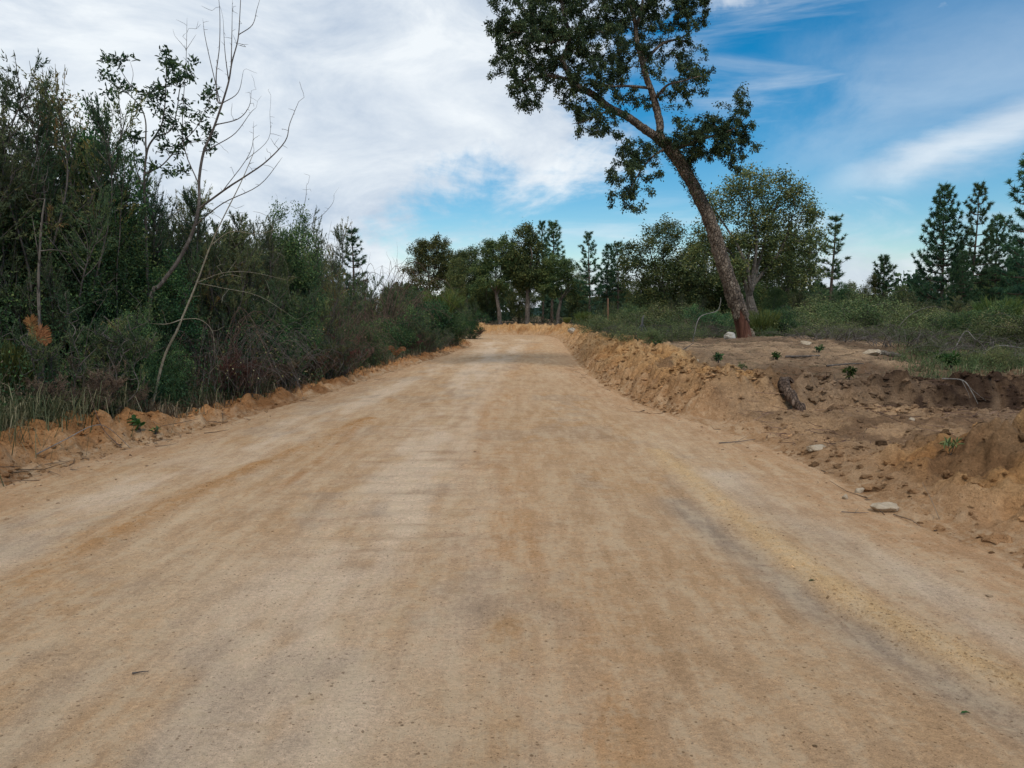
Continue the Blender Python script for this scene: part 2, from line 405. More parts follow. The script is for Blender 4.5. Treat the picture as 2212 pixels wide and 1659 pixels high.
# ------------------------------------------------------------------ materials
def newmat(name):
    m = bpy.data.materials.new(name); m.use_nodes = True; nt = m.node_tree; nt.nodes.clear()
    return m, nt.nodes, nt.links
def leafmat(name, stops, rough=.62, trans=.32, rnd=.26, spec=.12):
    m, nn, ll = newmat(name); M = lambda t, i=None, **p: mk(nn, ll, t, i, **p)
    a = M('ShaderNodeAttribute', attribute_name='tone'); ramp = M('ShaderNodeValToRGB', {0: a.outputs['Fac']})
    els = ramp.color_ramp.elements
    for i, (p, c) in enumerate(stops):
        e = els[i] if i < 2 else els.new(p)
        e.position = p; e.color = (*c, 1)
    oi = M('ShaderNodeObjectInfo')
    v = M('ShaderNodeMapRange', {0: oi.outputs['Random'], 3: 1 - rnd, 4: 1 + rnd})
    fr_ = M('ShaderNodeMath', {0: M('ShaderNodeMath', {0: oi.outputs['Random'], 1: 7.31}, operation='MULTIPLY').outputs[0]}, operation='FRACT')
    hu = M('ShaderNodeMapRange', {0: fr_.outputs[0], 3: .5 - rnd * .16, 4: .5 + rnd * .09})
    hs = M('ShaderNodeHueSaturation', {'Hue': hu.outputs[0], 'Saturation': 1.0, 'Value': v.outputs[0], 'Color': ramp.outputs[0]})
    b = M('ShaderNodeBsdfPrincipled', {'Base Color': hs.outputs[0], 'Roughness': rough, 'Specular IOR Level': spec})
    o = M('ShaderNodeOutputMaterial')
    if trans > 0:
        t = M('ShaderNodeBsdfTranslucent', {'Color': hs.outputs[0]}); x = M('ShaderNodeMixShader', {0: trans, 1: b.outputs[0], 2: t.outputs[0]})
        ll.new(x.outputs[0], o.inputs[0])
    else: ll.new(b.outputs[0], o.inputs[0])
    return m
def barkmat(name, c1, c2, c3, scale=6.0, stretch=.35, bump=.6, rough=.9, dist=.04):
    m, nn, ll = newmat(name); M = lambda t, i=None, **p: mk(nn, ll, t, i, **p)
    tcn = M('ShaderNodeTexCoord'); mp = M('ShaderNodeMapping', {'Vector': tcn.outputs['Object'], 'Scale': (1, 1, stretch)})
    n = M('ShaderNodeTexNoise', {'Vector': mp.outputs[0], 'Scale': scale, 'Detail': 7.0, 'Roughness': .65, 'Distortion': .6})
    vo = M('ShaderNodeTexVoronoi', {'Vector': mp.outputs[0], 'Scale': scale * 2.2}, feature='DISTANCE_TO_EDGE')
    fis = M('ShaderNodeMapRange', {0: vo.outputs['Distance'], 1: .0, 2: .16})
    ramp = M('ShaderNodeValToRGB', {0: n.outputs['Fac']}); e = ramp.color_ramp.elements
    e[0].position = .3; e[0].color = (*c1, 1); e[1].position = .52; e[1].color = (*c2, 1); x = e.new(.72); x.color = (*c3, 1)
    b = M('ShaderNodeBsdfPrincipled', {'Base Color': ramp.outputs[0], 'Roughness': rough, 'Specular IOR Level': .15})
    h = M('ShaderNodeMath', {0: n.outputs['Fac'], 1: fis.outputs[0]}, operation='ADD')
    bu = M('ShaderNodeBump', {'Height': h.outputs[0], 'Strength': bump, 'Distance': dist}); ll.new(bu.outputs[0], b.inputs['Normal'])
    o = M('ShaderNodeOutputMaterial'); ll.new(b.outputs[0], o.inputs[0]); return m

def soilmat(name):
    m, nn, ll = newmat(name); M = lambda t, i=None, **p: mk(nn, ll, t, i, **p)
    tcn = M('ShaderNodeTexCoord'); pos = tcn.outputs['Object']
    mul = lambda x, y: M('ShaderNodeMath', {0: x, 1: y}, operation='MULTIPLY').outputs[0]
    rng_ = lambda x, lo, hi, a_, b_: M('ShaderNodeMapRange', {0: x, 1: lo, 2: hi, 3: a_, 4: b_}).outputs[0]
    noi = lambda v, sc, d, r, w=0.0: M('ShaderNodeTexNoise', {'Vector': v, 'Scale': sc, 'Detail': d, 'Roughness': r, 'Distortion': w}).outputs['Fac']
    lerp = lambda t, x, y: M('ShaderNodeMix', {0: t, 2: x, 3: y}, data_type='FLOAT').outputs[0]
    a = M('ShaderNodeAttribute', attribute_name='tint'); road = a.outputs['Alpha']
    n1 = noi(pos, 2.2, 8.0, .7); nm = noi(pos, 9.0, 7.0, .72, .3); n2 = noi(pos, 38.0, 6.0, .75); n3 = noi(pos, 170.0, 3.0, .7)
    stv = M('ShaderNodeMapping', {'Vector': pos, 'Rotation': (0, 0, R(-3)), 'Scale': (1, .16, 1)}).outputs[0]
    ns = noi(stv, 7.0, 8.0, .72, .2)
    st2 = M('ShaderNodeMapping', {'Vector': pos, 'Rotation': (0, 0, R(2)), 'Scale': (1, .05, 1)}).outputs[0]
    nt = noi(st2, 26.0, 4.0, .6, .15)
    crv = M('ShaderNodeMapping', {'Vector': pos, 'Rotation': (0, 0, R(21)), 'Scale': (.5, 1, 1)}).outputs[0]
    nc = noi(crv, 6.0, 9.0, .75, .9)
    fr = mul(mul(mul(rng_(n1, .3, .7, .87, 1.12), rng_(ns, .3, .7, .88, 1.11)), rng_(nt, .3, .7, .965, 1.035)), mul(rng_(nc, .3, .7, .92, 1.07), mul(rng_(n2, .3, .7, .76, 1.22), rng_(n3, .3, .7, .74, 1.24))))
    fs = mul(mul(rng_(n1, .3, .7, .84, 1.16), rng_(nm, .3, .7, .74, 1.26)), mul(rng_(n2, .3, .7, .70, 1.28), rng_(n3, .3, .7, .84, 1.15)))
    c = M('ShaderNodeVectorMath', {0: a.outputs['Color'], 1: lerp(road, fs, fr)}, operation='MULTIPLY').outputs[0]
    # paler crust and duller patches worn into the road
    pa = mul(rng_(M('ShaderNodeMath', {0: ns, 1: nm}, operation='ADD').outputs[0], .94, 1.14, 0.0, .45), road)
    c = M('ShaderNodeMix', {0: pa, 6: c, 7: (.60, .455, .295, 1)}, data_type='RGBA').outputs[2]
    pb = mul(rng_(M('ShaderNodeMath', {0: nc, 1: n1}, operation='ADD').outputs[0], 1.04, 1.20, 0.0, .32), road)
    c = M('ShaderNodeMix', {0: pb, 6: c, 7: (.36, .24, .13, 1)}, data_type='RGBA').outputs[2]
    gs = None
    for sc, lo, hi in ((42.0, .93, .70), (105.0, .86, .52)):
        vo = M('ShaderNodeTexVoronoi', {'Vector': pos, 'Scale': sc, 'Randomness': 1.0})
        sepc = M('ShaderNodeSeparateColor', {0: vo.outputs['Color']})
        inr = M('ShaderNodeMath', {0: vo.outputs['Distance'], 1: rng_(sepc.outputs[1], 0.0, 1.0, .06, .34)}, operation='LESS_THAN').outputs[0]
        dk = M('ShaderNodeMath', {0: sepc.outputs[0], 1: rng_(nc, .40, .68, lo, hi)}, operation='GREATER_THAN').outputs[0]
        g = mul(inr, dk); gs = g if gs is None else M('ShaderNodeMath', {0: gs, 1: g}, operation='MAXIMUM').outputs[0]
    mx = M('ShaderNodeMix', {0: mul(gs, .6), 6: c, 7: (.13, .075, .035, 1)}, data_type='RGBA')
    b = M('ShaderNodeBsdfPrincipled', {'Base Color': mx.outputs[2], 'Roughness': .97, 'Specular IOR Level': .03})
    ma = lambda x, k, y: M('ShaderNodeMath', {0: x, 1: k, 2: y}, operation='MULTIPLY_ADD').outputs[0]
    h = ma(n3, .3, ma(gs, .4, mul(n2, 1.0))); h = ma(nm, lerp(road, 2.6, .9), h); h = ma(nt, lerp(road, 0.0, .12), h)
    bu = M('ShaderNodeBump', {'Height': h, 'Strength': .9, 'Distance': lerp(road, .032, .020)}); ll.new(bu.outputs[0], b.inputs['Normal'])
    o = M('ShaderNodeOutputMaterial'); ll.new(b.outputs[0], o.inputs[0]); return m

M_SOIL = soilmat('dirt'); M_ROAD = M_SOIL
M_OAK = leafmat('cork oak leaves', [(0, (0.0183, 0.0343, 0.0217)), (.45, (0.0428, 0.0702, 0.0351)), (.8, (0.0917, 0.1327, 0.0541)), (1, (0.1376, 0.1639, 0.0677))], .6, .3)
M_OAKF = leafmat('far oak leaves', [(0, (0.0367, 0.0622, 0.0328)), (.45, (0.0785, 0.1194, 0.0459)), (.8, (0.1963, 0.2270, 0.0737)), (1, (0.3140, 0.2986, 0.0983))], .62, .3)
M_PINE = leafmat('pine needles', [(0, (0.0234, 0.0625, 0.0374)), (.5, (0.0561, 0.1227, 0.0612)), (1, (0.1403, 0.2120, 0.0765))], .6, .22)
M_HEATH = leafmat('heath foliage', [(0, (0.0384, 0.0634, 0.0382)), (.4, (0.0842, 0.1217, 0.0572)), (.75, (0.1805, 0.2069, 0.0801)), (1, (0.3367, 0.2434, 0.0859))], .65, .32)
M_DENSE = leafmat('dark shrub leaves', [(0, (0.0215, 0.0524, 0.0281)), (.5, (0.0560, 0.1201, 0.0500)), (.85, (0.1184, 0.2184, 0.0702)), (1, (0.2153, 0.2839, 0.0936))], .6, .3)
M_SCRUB = leafmat('grey-green scrub leaves', [(0, (0.0404, 0.0633, 0.0286)), (.45, (0.1010, 0.1424, 0.0546)), (.8, (0.1834, 0.2275, 0.0846)), (1, (0.2934, 0.2769, 0.1170))], .6, .22)
M_ARB = leafmat('glossy broad leaves', [(0, (0.0162, 0.0405, 0.0243)), (.5, (0.0405, 0.0878, 0.0378)), (1, (0.1148, 0.1755, 0.0540))], .42, .3, spec=.25)
M_RED = leafmat('dead reddish brush', [(0, (.06, .034, .024)), (.5, (.15, .083, .052)), (.8, (.25, .14, .08)), (1, (.34, .23, .13))], .8, .2)
M_BROWN = leafmat('dry brown brush', [(0, (0.0747, 0.0523, 0.0374)), (.5, (0.1794, 0.1271, 0.0822)), (1, (0.3588, 0.2691, 0.1644))], .8, .15)
M_BROOM = leafmat('broom shoots', [(0, (0.0473, 0.0810, 0.0270)), (.5, (0.1148, 0.1553, 0.0405)), (1, (0.2430, 0.2430, 0.0607))], .55, .2)
M_GRASS = leafmat('dry grass', [(0, (0.0443, 0.0633, 0.0278)), (.4, (0.1139, 0.1265, 0.0633)), (.75, (0.2530, 0.2151, 0.1265)), (1, (0.3795, 0.3162, 0.2024))], .65, .32)
M_GREEN = leafmat('fresh green leaves', [(0, (0.0216, 0.0504, 0.0144)), (.5, (0.0432, 0.0936, 0.0252)), (1, (0.0864, 0.1440, 0.0360))], .45, .3)
M_FERN = leafmat('dead bracken', [(0, (.16, .065, .025)), (.5, (.30, .13, .05)), (1, (.42, .22, .09))], .75, .3, .06)
M_YLEAF = leafmat('yellowing leaves', [(0, (.16, .13, .04)), (.5, (.32, .25, .10)), (1, (.45, .38, .22))], .6, .3)
M_CORK = barkmat('cork bark', (.070, .052, .039), (.20, .152, .112), (.40, .325, .245), 7.0, .55, 1.0, .95, .06)
M_CORKIN = barkmat('stripped red-brown cork wood', (.03, .015, .010), (.10, .043, .027), (.20, .095, .06), 5.0, .18, .6, .85, .02)
M_CORKED = barkmat('pale cork rind', (.10, .075, .05), (.24, .18, .125), (.40, .33, .25), 12.0, .6, .9, .95, .03)
M_BARK = barkmat('grey bark', (.065, .054, .045), (.15, .125, .10), (.26, .225, .185), 5.0, .3, .7)
M_PBARK = barkmat('pine bark', (.05, .036, .028), (.13, .095, .072), (.23, .18, .14), 4.0, .3, .7)
M_TWIG = barkmat('brown twigs', (.055, .046, .040), (.12, .10, .085), (.22, .19, .165), 14.0, .3, .3)
M_PALE = barkmat('pale smooth bark', (.13, .11, .075), (.24, .21, .15), (.34, .31, .235), 10.0, .4, .25)
M_DEAD = barkmat('weathered grey deadwood', (.10, .09, .08), (.22, .20, .175), (.36, .33, .29), 12.0, .25, .4)
M_REDTW = barkmat('reddish dead twigs', (.06, .040, .030), (.14, .092, .068), (.25, .175, .13), 14.0, .3, .3)
M_STONE = barkmat('pale stone', (.26, .22, .17), (.46, .42, .35), (.62, .58, .51), 5.0, 1.0, .35, .85, .015)
M_STONE2 = barkmat('dusty stone', (.24, .18, .115), (.42, .335, .235), (.56, .47, .35), 6.0, 1.0, .4, .9, .015)
M_ROOT = barkmat('old root bark', (.05, .033, .024), (.15, .10, .07), (.28, .205, .155), 9.0, .25, 1.0, .95, .04)
M_POST = barkmat('weathered stake wood', (.10, .05, .03), (.19, .10, .06), (.27, .16, .10), 8.0, .1, .4)
M_CLOD = leafmat('clods of earth', [(0, (.10, .055, .028)), (.4, (.25, .15, .065)), (.75, (.40, .25, .10)), (1, (.52, .37, .19))], .95, 0, spec=.05)
M_DARKCLOD = leafmat('dark topsoil clods', [(0, (.020, .013, .009)), (.5, (.055, .036, .024)), (1, (.14, .095, .06))], .95, 0, spec=.05)
M_HILL = leafmat('hill wood', [(0, (.012, .026, .022)), (.5, (.022, .042, .034)), (1, (.045, .06, .042))], .9, 0, spec=0)
M_FOREST = leafmat('distant wood', [(0, (0.0261, 0.0512, 0.0312)), (.5, (0.0561, 0.0939, 0.0468)), (1, (0.1308, 0.1536, 0.0650))], .6, .2)

# ------------------------------------------------------------------ terrain
def axis(lo, hi, fine_lo, fine_hi, step, g):
    mid = list(np.arange(fine_lo, fine_hi, step)); up = []; s = step; x = mid[-1]
    while x < hi: s *= g; x += s; up.append(x)
    dn = []; s = step; x = fine_lo
    while x > lo: s *= g; x -= s; dn.append(x)
    return np.array(dn[::-1] + mid + up)
xs = axis(-1500, 1500, -6.4, 7.8, .038, 1.06)
ya = axis(-40, 14, 1.7, 13.5, .038, 1.22); ya = ya[ya < 13.5]
yb = [13.5]; s_ = .04
while yb[-1] < 60: s_ = .04 + (yb[-1] - 13.5) * .0056; yb.append(yb[-1] + s_)
while yb[-1] < 2600: s_ *= 1.13; yb.append(yb[-1] + s_)
ysx = np.concatenate([ya, np.array(yb)])
GX, GY = np.meshgrid(xs, ysx)
Z, m = land(GX, GY)
n1, n2, n3, lump = m['n1'], m['n2'], m['n3'], m['lump']
# a little sideways heave so the loose soil overhangs here and there
heave = np.where(m['right'], m['rough'], sstep(m['dl'], 0, .4) * sstep(m['dl'], 1.2, .7) * .7) * (~m['ins'])
X2 = GX + heave * .045 * fbm(GX * 5, GY * 5, 3.3, seed=41, octv=3) * (np.abs(GX) < 30)
Y2 = GY + heave * .045 * fbm(GX * 5, GY * 5, 8.3, seed=43, octv=3) * (np.abs(GX) < 30)

def C(*c): return np.array(c)
def mixc_(a, b, t): return a * (1 - t[..., None]) + b * t[..., None]
base = np.broadcast_to(C(.405, .278, .158), GX.shape + (3,)).copy()
along = fbm(GX * 2.4, GY * .35, seed=61, octv=4, gain=.6)      # drawn-out streaks along the road
blot = fbm(GX * .9, GY * .7, seed=63, octv=4, gain=.55)
blot2 = fbm(GX * 3.2, GY * 2.2, seed=67, octv=4, gain=.6)
crossw = fbm(GX * 1.3, GY * 7.0, seed=69, octv=3, gain=.55)
gm = lambda pl, w: np.exp(-(pdist(GX, GY, pl) / w) ** 2)
base = mixc_(base, C(.38, .238, .115), np.clip(.35 + .5 * blot, 0, .75))
base = mixc_(base, C(.47, .355, .225), np.clip(.5 * along + .25 * blot2, 0, .6))
pale = np.maximum.reduce([gm(PALE_C, .55), .9 * gm(PALE_C2, .45), .95 * gm(PALE_L, .45), .9 * gm(PALE_R, .33)])
base = mixc_(base, C(.53, .425, .30), np.clip(pale * (.66 + .55 * along + .3 * blot2), 0, .85))
base = mixc_(base, C(.385, .225, .10), np.clip(gm(ORANGE_C, .38) * (.45 + .6 * along + .4 * blot2), 0, .8))
greyp = np.clip(sstep(blot + .5 * blot2, .25, .9) * .55, 0, 1)
base = mixc_(base, C(.29, .235, .17), greyp * .7)
base = mixc_(base, C(.275, .225, .165), np.clip(gm(GREY_R, .17) * (.75 + .3 * blot2), 0, .9))
base = mixc_(base, C(.40, .335, .245), np.clip(gm(PALE_R, .25) * .5, 0, .7))
base = mixc_(base, C(.50, .355, .185), np.clip(m['rr'] * 1.0 * (.95 + .2 * n2), 0, 1))
base = mixc_(base, C(.36, .205, .085), np.clip(m['rl'] * .9 * (.9 + .3 * n2), 0, .95))
base = mixc_(base, C(.34, .19, .085), np.clip(gm(TYRE_L, .05) * (.5 + .6 * blot2), 0, .8))
base = mixc_(base, C(.30, .20, .12), np.clip(m['wash'] * np.clip(crossw, 0, 1) * .55, 0, .6))
verge = np.where(m['dr'] < m['dl'], sstep(m['dr'] + .25 * n2, .95, .1), sstep(m['dl'] + .25 * n2, .8, .05))
base = mixc_(base, C(.39, .25, .135), np.clip(verge * .8, 0, 1))
# left bank: orange soil edge, then litter under the scrub
soilL = mixc_(np.broadcast_to(C(.37, .19, .075), base.shape), C(.26, .125, .05), np.clip(.4 + .6 * n2, 0, 1))
litter = mixc_(np.broadcast_to(C(.060, .043, .028), base.shape), C(.125, .090, .055), np.clip(.45 + .7 * n3, 0, 1))
colL = mixc_(soilL, litter, sstep(m['dl'] + .22 * n2 - .004 * (GY - 9), .72, 1.05))
# right: fresh sandy windrow, scraped floor, dark topsoil lip, litter and dry earth behind
berm_c = mixc_(np.broadcast_to(C(.40, .235, .098), base.shape), C(.29, .155, .064), np.clip(.3 + .8 * n2, 0, 1))
berm_c = mixc_(berm_c, C(.46, .31, .155), np.clip(lump * .9 + .3 * n3, 0, .7))
floor_c = mixc_(np.broadcast_to(C(.37, .25, .14), base.shape), C(.26, .175, .10), np.clip(.35 + .7 * n2, 0, 1))
floor_c = mixc_(floor_c, C(.19, .135, .09), sstep(GX + .6 * n2, 5.2, 7.2) * sstep(GY + .4 * n1, 9.1, 10.6) * .7)
earth = mixc_(np.broadcast_to(C(.17, .118, .075), base.shape), C(.34, .24, .145), np.clip(.48 + .9 * n2 * .8 + .4 * n1, 0, 1))
hummock = np.exp(-(((GX - 6.6) / 3.6) ** 2 + ((GY - 18.5) / 4.2) ** 2))
fieldc = mixc_(litter * 1.25, earth, np.clip(hummock * 1.5 + sstep(m['beyond'], 2.5, .8) * .7, 0, 1))
dark = sstep(GX + .5 * n1 + .3 * n2, 4.9, 6.4) * sstep(m['beyond'] + .25 * n2, -.15, .15) * sstep(m['beyond'], 2.0, .8)
colR = mixc_(fieldc, berm_c, np.clip(m['berm_on'] * sstep(m['dr'] + .25 * n2, 1.95, 1.45), 0, 1))
colR = mixc_(colR, floor_c, (1 - m['fld']) * sstep(GY, 12.6, 11.6))
colR = mixc_(colR, berm_c, sstep(m['mound'], .05, .16))
humus = sstep(fbm(GX * 1.7, GY * 1.7, seed=171, octv=4, gain=.6), .12, .55) * (GY < 16) * sstep(m['dr'], .15, .6)
colR = mixc_(colR, C(.15, .095, .055), humus * .72)
colR = mixc_(colR, C(.045, .029, .020), np.clip(dark * (.75 + .5 * n3), 0, .95))
vc = np.broadcast_to(C(.365, .225, .115), base.shape)
colL = mixc_(vc * .95, colL, sstep(m['dl'] + .2 * n2, -.05, .45)); colR = mixc_(vc, colR, sstep(m['dr'] + .3 * n2, -.05, .95))
tint = np.where(m['ins'][..., None], base, np.where(m['left'][..., None], colL, colR))
tint = np.where(m['ins'][..., None], tint * C(1.27, 1.165, 1.13), tint * np.where((m['right'] & (GY < 15))[..., None], C(1.03, .95, .92), C(1.12, 1.05, 1.02)) * (1 + np.where(m['left'], .26, .16) * sstep(m['near'], 0, .6))[..., None])
tint = mixc_(tint, C(.055, .075, .035), m['far'])
tint = np.clip(tint, .01, .75)
def tint_at(x, y):
    i = np.clip(np.searchsorted(ysx, y), 0, len(ysx) - 1); j = np.clip(np.searchsorted(xs, x), 0, len(xs) - 1); return tint[i, j]
roadness = np.where(m['ins'], 1.0, 1 - sstep(m['near'] + .2 * n2, 0.0, .6))
rgba = np.concatenate([tint, roadness[..., None]], -1)

NY, NX = GX.shape
PV = np.stack([X2, Y2, Z], -1)
du = np.gradient(PV, axis=1); dv = np.gradient(PV, axis=0); NV = unit(np.cross(du, dv)).reshape(-1, 3)
ii, jj = np.meshgrid(np.arange(NY - 1), np.arange(NX - 1), indexing='ij')
quads = np.stack([ii * NX + jj, ii * NX + jj + 1, (ii + 1) * NX + jj + 1, (ii + 1) * NX + jj], -1).reshape(-1, 4)
PVf = PV.reshape(-1, 3); rgbaf = rgba.reshape(-1, 4)
insf = m['ins'][:-1, :-1].ravel(); leftf = m['left'][:-1, :-1].ravel()
bermf = (m['right'] & (((m['dr'] < 1.9) & (GY > 11)) | ((m['mound'] > .05) & (GX < 40))))[:-1, :-1].ravel() & ~insf
def land_part(name, mask, mat, label):
    q = quads[mask]; used = np.unique(q); mp = np.full(NY * NX, -1); mp[used] = np.arange(len(used))
    mb = MB(); mb.add(PVf[used], quads=mp[q]); me = mb.build(name, mat, True, None, rgbaf[used])
    me.normals_split_custom_set_from_vertices(NV[used].tolist())
    o = obj(name, me); tag(o, label, None, None, 'structure'); return o
land_part('dirt_road', insf, M_ROAD, 'pale sandy dirt road curving left at its far end')
land_part('roadside_bank', leftf & ~insf, M_SOIL, 'overgrown bank with orange soil edge left of the road')
land_part('earth_berm', bermf, M_SOIL, 'rough sandy earth berm pushed up along the right side of the road')
land_part('ground', ~insf & ~leftf & ~bermf, M_SOIL, 'brown rough ground right of the road')

# ------------------------------------------------------------------ the leaning cork oak beside the road
def disp(pts, Y, dy=0.0): return np.array([at(p[0], p[1], Y + (p[2] if len(p) > 2 else 0.0) + dy) for p in pts])

def cork_rough(P, rr, t, a):
    x, y, z = P[..., 0], P[..., 1], P[..., 2]
    f1 = fbm(x * 5.5, y * 5.5, z * 2.4, seed=101, octv=3, gain=.6)
    ridge = 1 - np.abs(fbm(x * 9, y * 9, z * 3.8, seed=107, octv=3, gain=.6))
    return rr * (1 + .07 * f1) + np.minimum(rr * .16, .035) * (np.clip(ridge, 0, 1) ** 3 - .45)

def hero_oak():
    Y0 = 21.2; rng = np.random.default_rng(11)
    bx, by = at(1606, 745, Y0)[:2]; bz = gh(bx, by) - .12; base_p = np.array((bx, by, bz))
    T = Tree(rng)
    trunk_px = [(1611, 752), (1608, 725), (1596, 675), (1577, 613), (1556, 552), (1538, 490), (1512, 430), (1485, 378), (1459, 337), (1440, 315), (1424, 298)]
    tp = spline(np.vstack([[base_p], disp(trunk_px[1:], Y0)]), 8)
    d = [.25, .22, .21, .198, .184, .17, .165, .156, .15, .145, .14]
    tr = np.interp(np.linspace(0, 1, len(tp)), np.linspace(0, 1, len(d)), d)
    ids = T.path(-1, tp, tr, bud=False)
    for i in ids[-12:]: T.canbud[i] = True
    fork = ids[-1]
    def limb(par, px, r0, r1, per=5, dy=0):
        pts = spline(np.vstack([[T.P[par]], disp(px, Y0, dy)]), per)[1:]
        return T.path(par, pts, np.linspace(r0, r1, len(pts)))
    L1 = limb(fork, [(1399, 284, -.1), (1355, 252, -.35), (1313, 231, -.5), (1281, 204, -.6), (1238, 182, -.7), (1229, 158, -.8), (1215, 130, -.8), (1224, 107, -.7), (1233, 74, -.6), (1221, 44, -.5), (1213, 0, -.3), (1203, -60, 0)], .115, .03)
    L2 = limb(fork, [(1426, 272, .1), (1423, 255, .15), (1411, 207, .3), (1396, 166, .4), (1384, 118, .5), (1375, 83, .6), (1372, 47, .7), (1363, 18, .7), (1357, -10, .8), (1345, -90, .9)], .115, .035)
    nr = lambda idl, px, Y: idl[int(np.argmin([np.sum((T.P[i] - at(px[0], px[1], Y)) ** 2) for i in idl]))]
    L3 = limb(nr(L2, (1372, 55), Y0 + .6), [(1384, 30, .6), (1388, 0, .5), (1396, -60, .3)], .05, .02)
    L4 = limb(nr(L1, (1232, 172), Y0 - .7), [(1195, 164, -1.0), (1174, 163, -1.3), (1147, 169, -1.5), (1120, 182, -1.6)], .05, .012)
    L5 = limb(nr(L2, (1400, 178), Y0), [(1360, 186, -.4), (1320, 186, -.9), (1292, 175, -1.2)], .04, .012)
    L6 = limb(nr(ids[-20:], (1448, 325), Y0), [(1490, 310, -.3), (1535, 295, -.6), (1585, 278, -.7), (1622, 240, -.6)], .05, .01)
    L7 = limb(nr(ids[-20:], (1440, 318), Y0), [(1408, 340, -.5), (1380, 375, -.9), (1358, 415, -1.1)], .035, .01)
    L8 = limb(nr(L2, (1384, 118), Y0), [(1430, 95, .9), (1475, 80, 1.2), (1510, 50, 1.3)], .045, .012)
    L9 = limb(nr(L2, (1411, 207), Y0), [(1440, 185, -.2), (1475, 175, -.6), (1510, 165, -.8)], .035, .01)
    L10 = limb(nr(L1, (1313, 231), Y0), [(1290, 250, -.9), (1262, 262, -1.1), (1235, 268, -1.2)], .025, .008)
    L11 = limb(nr(L1, (1222, 110), Y0), [(1180, 90, -1.2), (1140, 70, -1.6), (1105, 70, -1.8)], .04, .01)
    L12 = limb(nr(L1, (1221, 44), Y0), [(1260, 20, .2), (1290, -20, .6)], .03, .01)
    # crown: clumps in metres about their own depth
    cl = [(1150, 85, -1.3, 78, 78), (1120, 40, -1.2, 70, 60), (1098, 150, -1.6, 40, 48), (1145, 190, -1.4, 46, 46), (1215, 30, -.3, 85, 65), (1200, 95, -.9, 70, 60), (1215, 150, -.4, 55, 45), (1290, 25, .4, 80, 60),
          (1290, 95, -.3, 75, 50), (1360, 30, .8, 80, 60), (1355, 120, .6, 62, 55), (1440, 20, 1.0, 72, 60), (1500, 40, 1.0, 45, 60), (1440, 95, .8, 66, 50), (1500, 125, .5, 46, 58), (1450, 160, -.2, 58, 45), (1505, 185, -.4, 36, 40),
          (1440, 215, .2, 50, 36), (1330, 185, -.6, 62, 36), (1270, 170, -1.0, 55, 40), (1275, 262, -1.0, 50, 40), (1320, 262, -.7, 40, 30), (1235, 215, -.9, 36, 30), (1380, 215, .3, 40, 30), (1370, 320, -.7, 48, 40), (1345, 375, -1.0, 44, 52), (1375, 425, -1.0, 40, 34), (1330, 425, -1.0, 20, 30),
          (1400, 360, -.6, 34, 40), (1480, 290, -.4, 52, 44), (1530, 300, -.5, 60, 48), (1575, 315, -.6, 42, 42), (1560, 265, -.6, 50, 38), (1610, 250, -.6, 30, 44), (1625, 300, -.6, 24, 28), (1590, 350, -.4, 34, 24), (1500, 330, .3, 40, 36), (1600, 205, -.5, 16, 22),
          (1180, -60, -.4, 90, 60), (1300, -70, .3, 100, 60), (1420, -65, .8, 90, 60), (1330, -150, .5, 120, 60)]
    k = Y0 / FPX; blobs = []
    for (px, py, dy, rx, ry) in cl:
        c = at(px, py, Y0 + dy); blobs.append((*c, rx * k, (rx + ry) * .5 * k, ry * k))
    pts = blob_points(rng, blobs, 2300, .15)
    pts = pts[fbm(pts[:, 0] * 1.5, pts[:, 1] * 1.5, pts[:, 2] * 1.5, seed=401, octv=2) > -.50]
    T.grow(pts, .16, .12, .28, .05, .45)
    T.radii(.0042, .47)
    root = empty('cork_oak', base_p)
    tag(root, 'tall leaning cork oak with red-brown stripped trunk base beside the road', 'tree')
    # trunk: cork above, stripped wood below, a pale rind left at the foot
    cut = .235
    tt = np.linspace(0, 1, len(tp)); fine = np.linspace(0, 1, 170)
    tpf = np.stack([np.interp(fine, tt, tp[:, i]) for i in range(3)], 1); trf = np.interp(fine, tt, tr)
    def cork_r(P, rr, t, a):
        lip = .205 + .035 * np.sin(a * 1.0 + 2.6) + .012 * np.sin(a * 5) + .03 * fbm(np.cos(a) * 2 + 0 * t, np.sin(a) * 2 + 0 * t, seed=88, octv=2)
        on = sstep(t, lip - .004, lip + .004)
        r = cork_rough(P, rr, t, a) * 1.04 + .02 * np.exp(-((t - lip) / .02) ** 2)
        return np.where(on > .5, r, rr * .70)
    mb = MB(); tube(mb, tpf, trf, 40, .5, cork_r); trunk = obj('trunk', mb.build('oak_trunk', M_CORK, True, base_p), root)
    n = int(170 * .27); mb = MB()
    def strip_r(P, rr, t, a):
        fl = 1 + .42 * np.exp(-t * 11) * (1 + .5 * np.sin(a * 4 + 1))
        groove = .10 * np.exp(-((np.sin((a - 3.9) / 2)) / .16) ** 2)
        return rr * (.875 * fl - groove) * (1 + .025 * fbm(P[..., 0] * 14, P[..., 1] * 14, P[..., 2] * 1.8, seed=131, octv=3))
    tube(mb, tpf[:n], trf[:n], 40, .5, strip_r); obj('stripped_base', mb.build('stripped_base', M_CORKIN, True, base_p), trunk)['label'] = 'reddish stripped base of the trunk'
    # rind left round the right side of the foot
    mb = MB(); n = 26; aa = np.linspace(-1.45, 1.2, 26); tn = np.linspace(0, .155, n)
    A = []
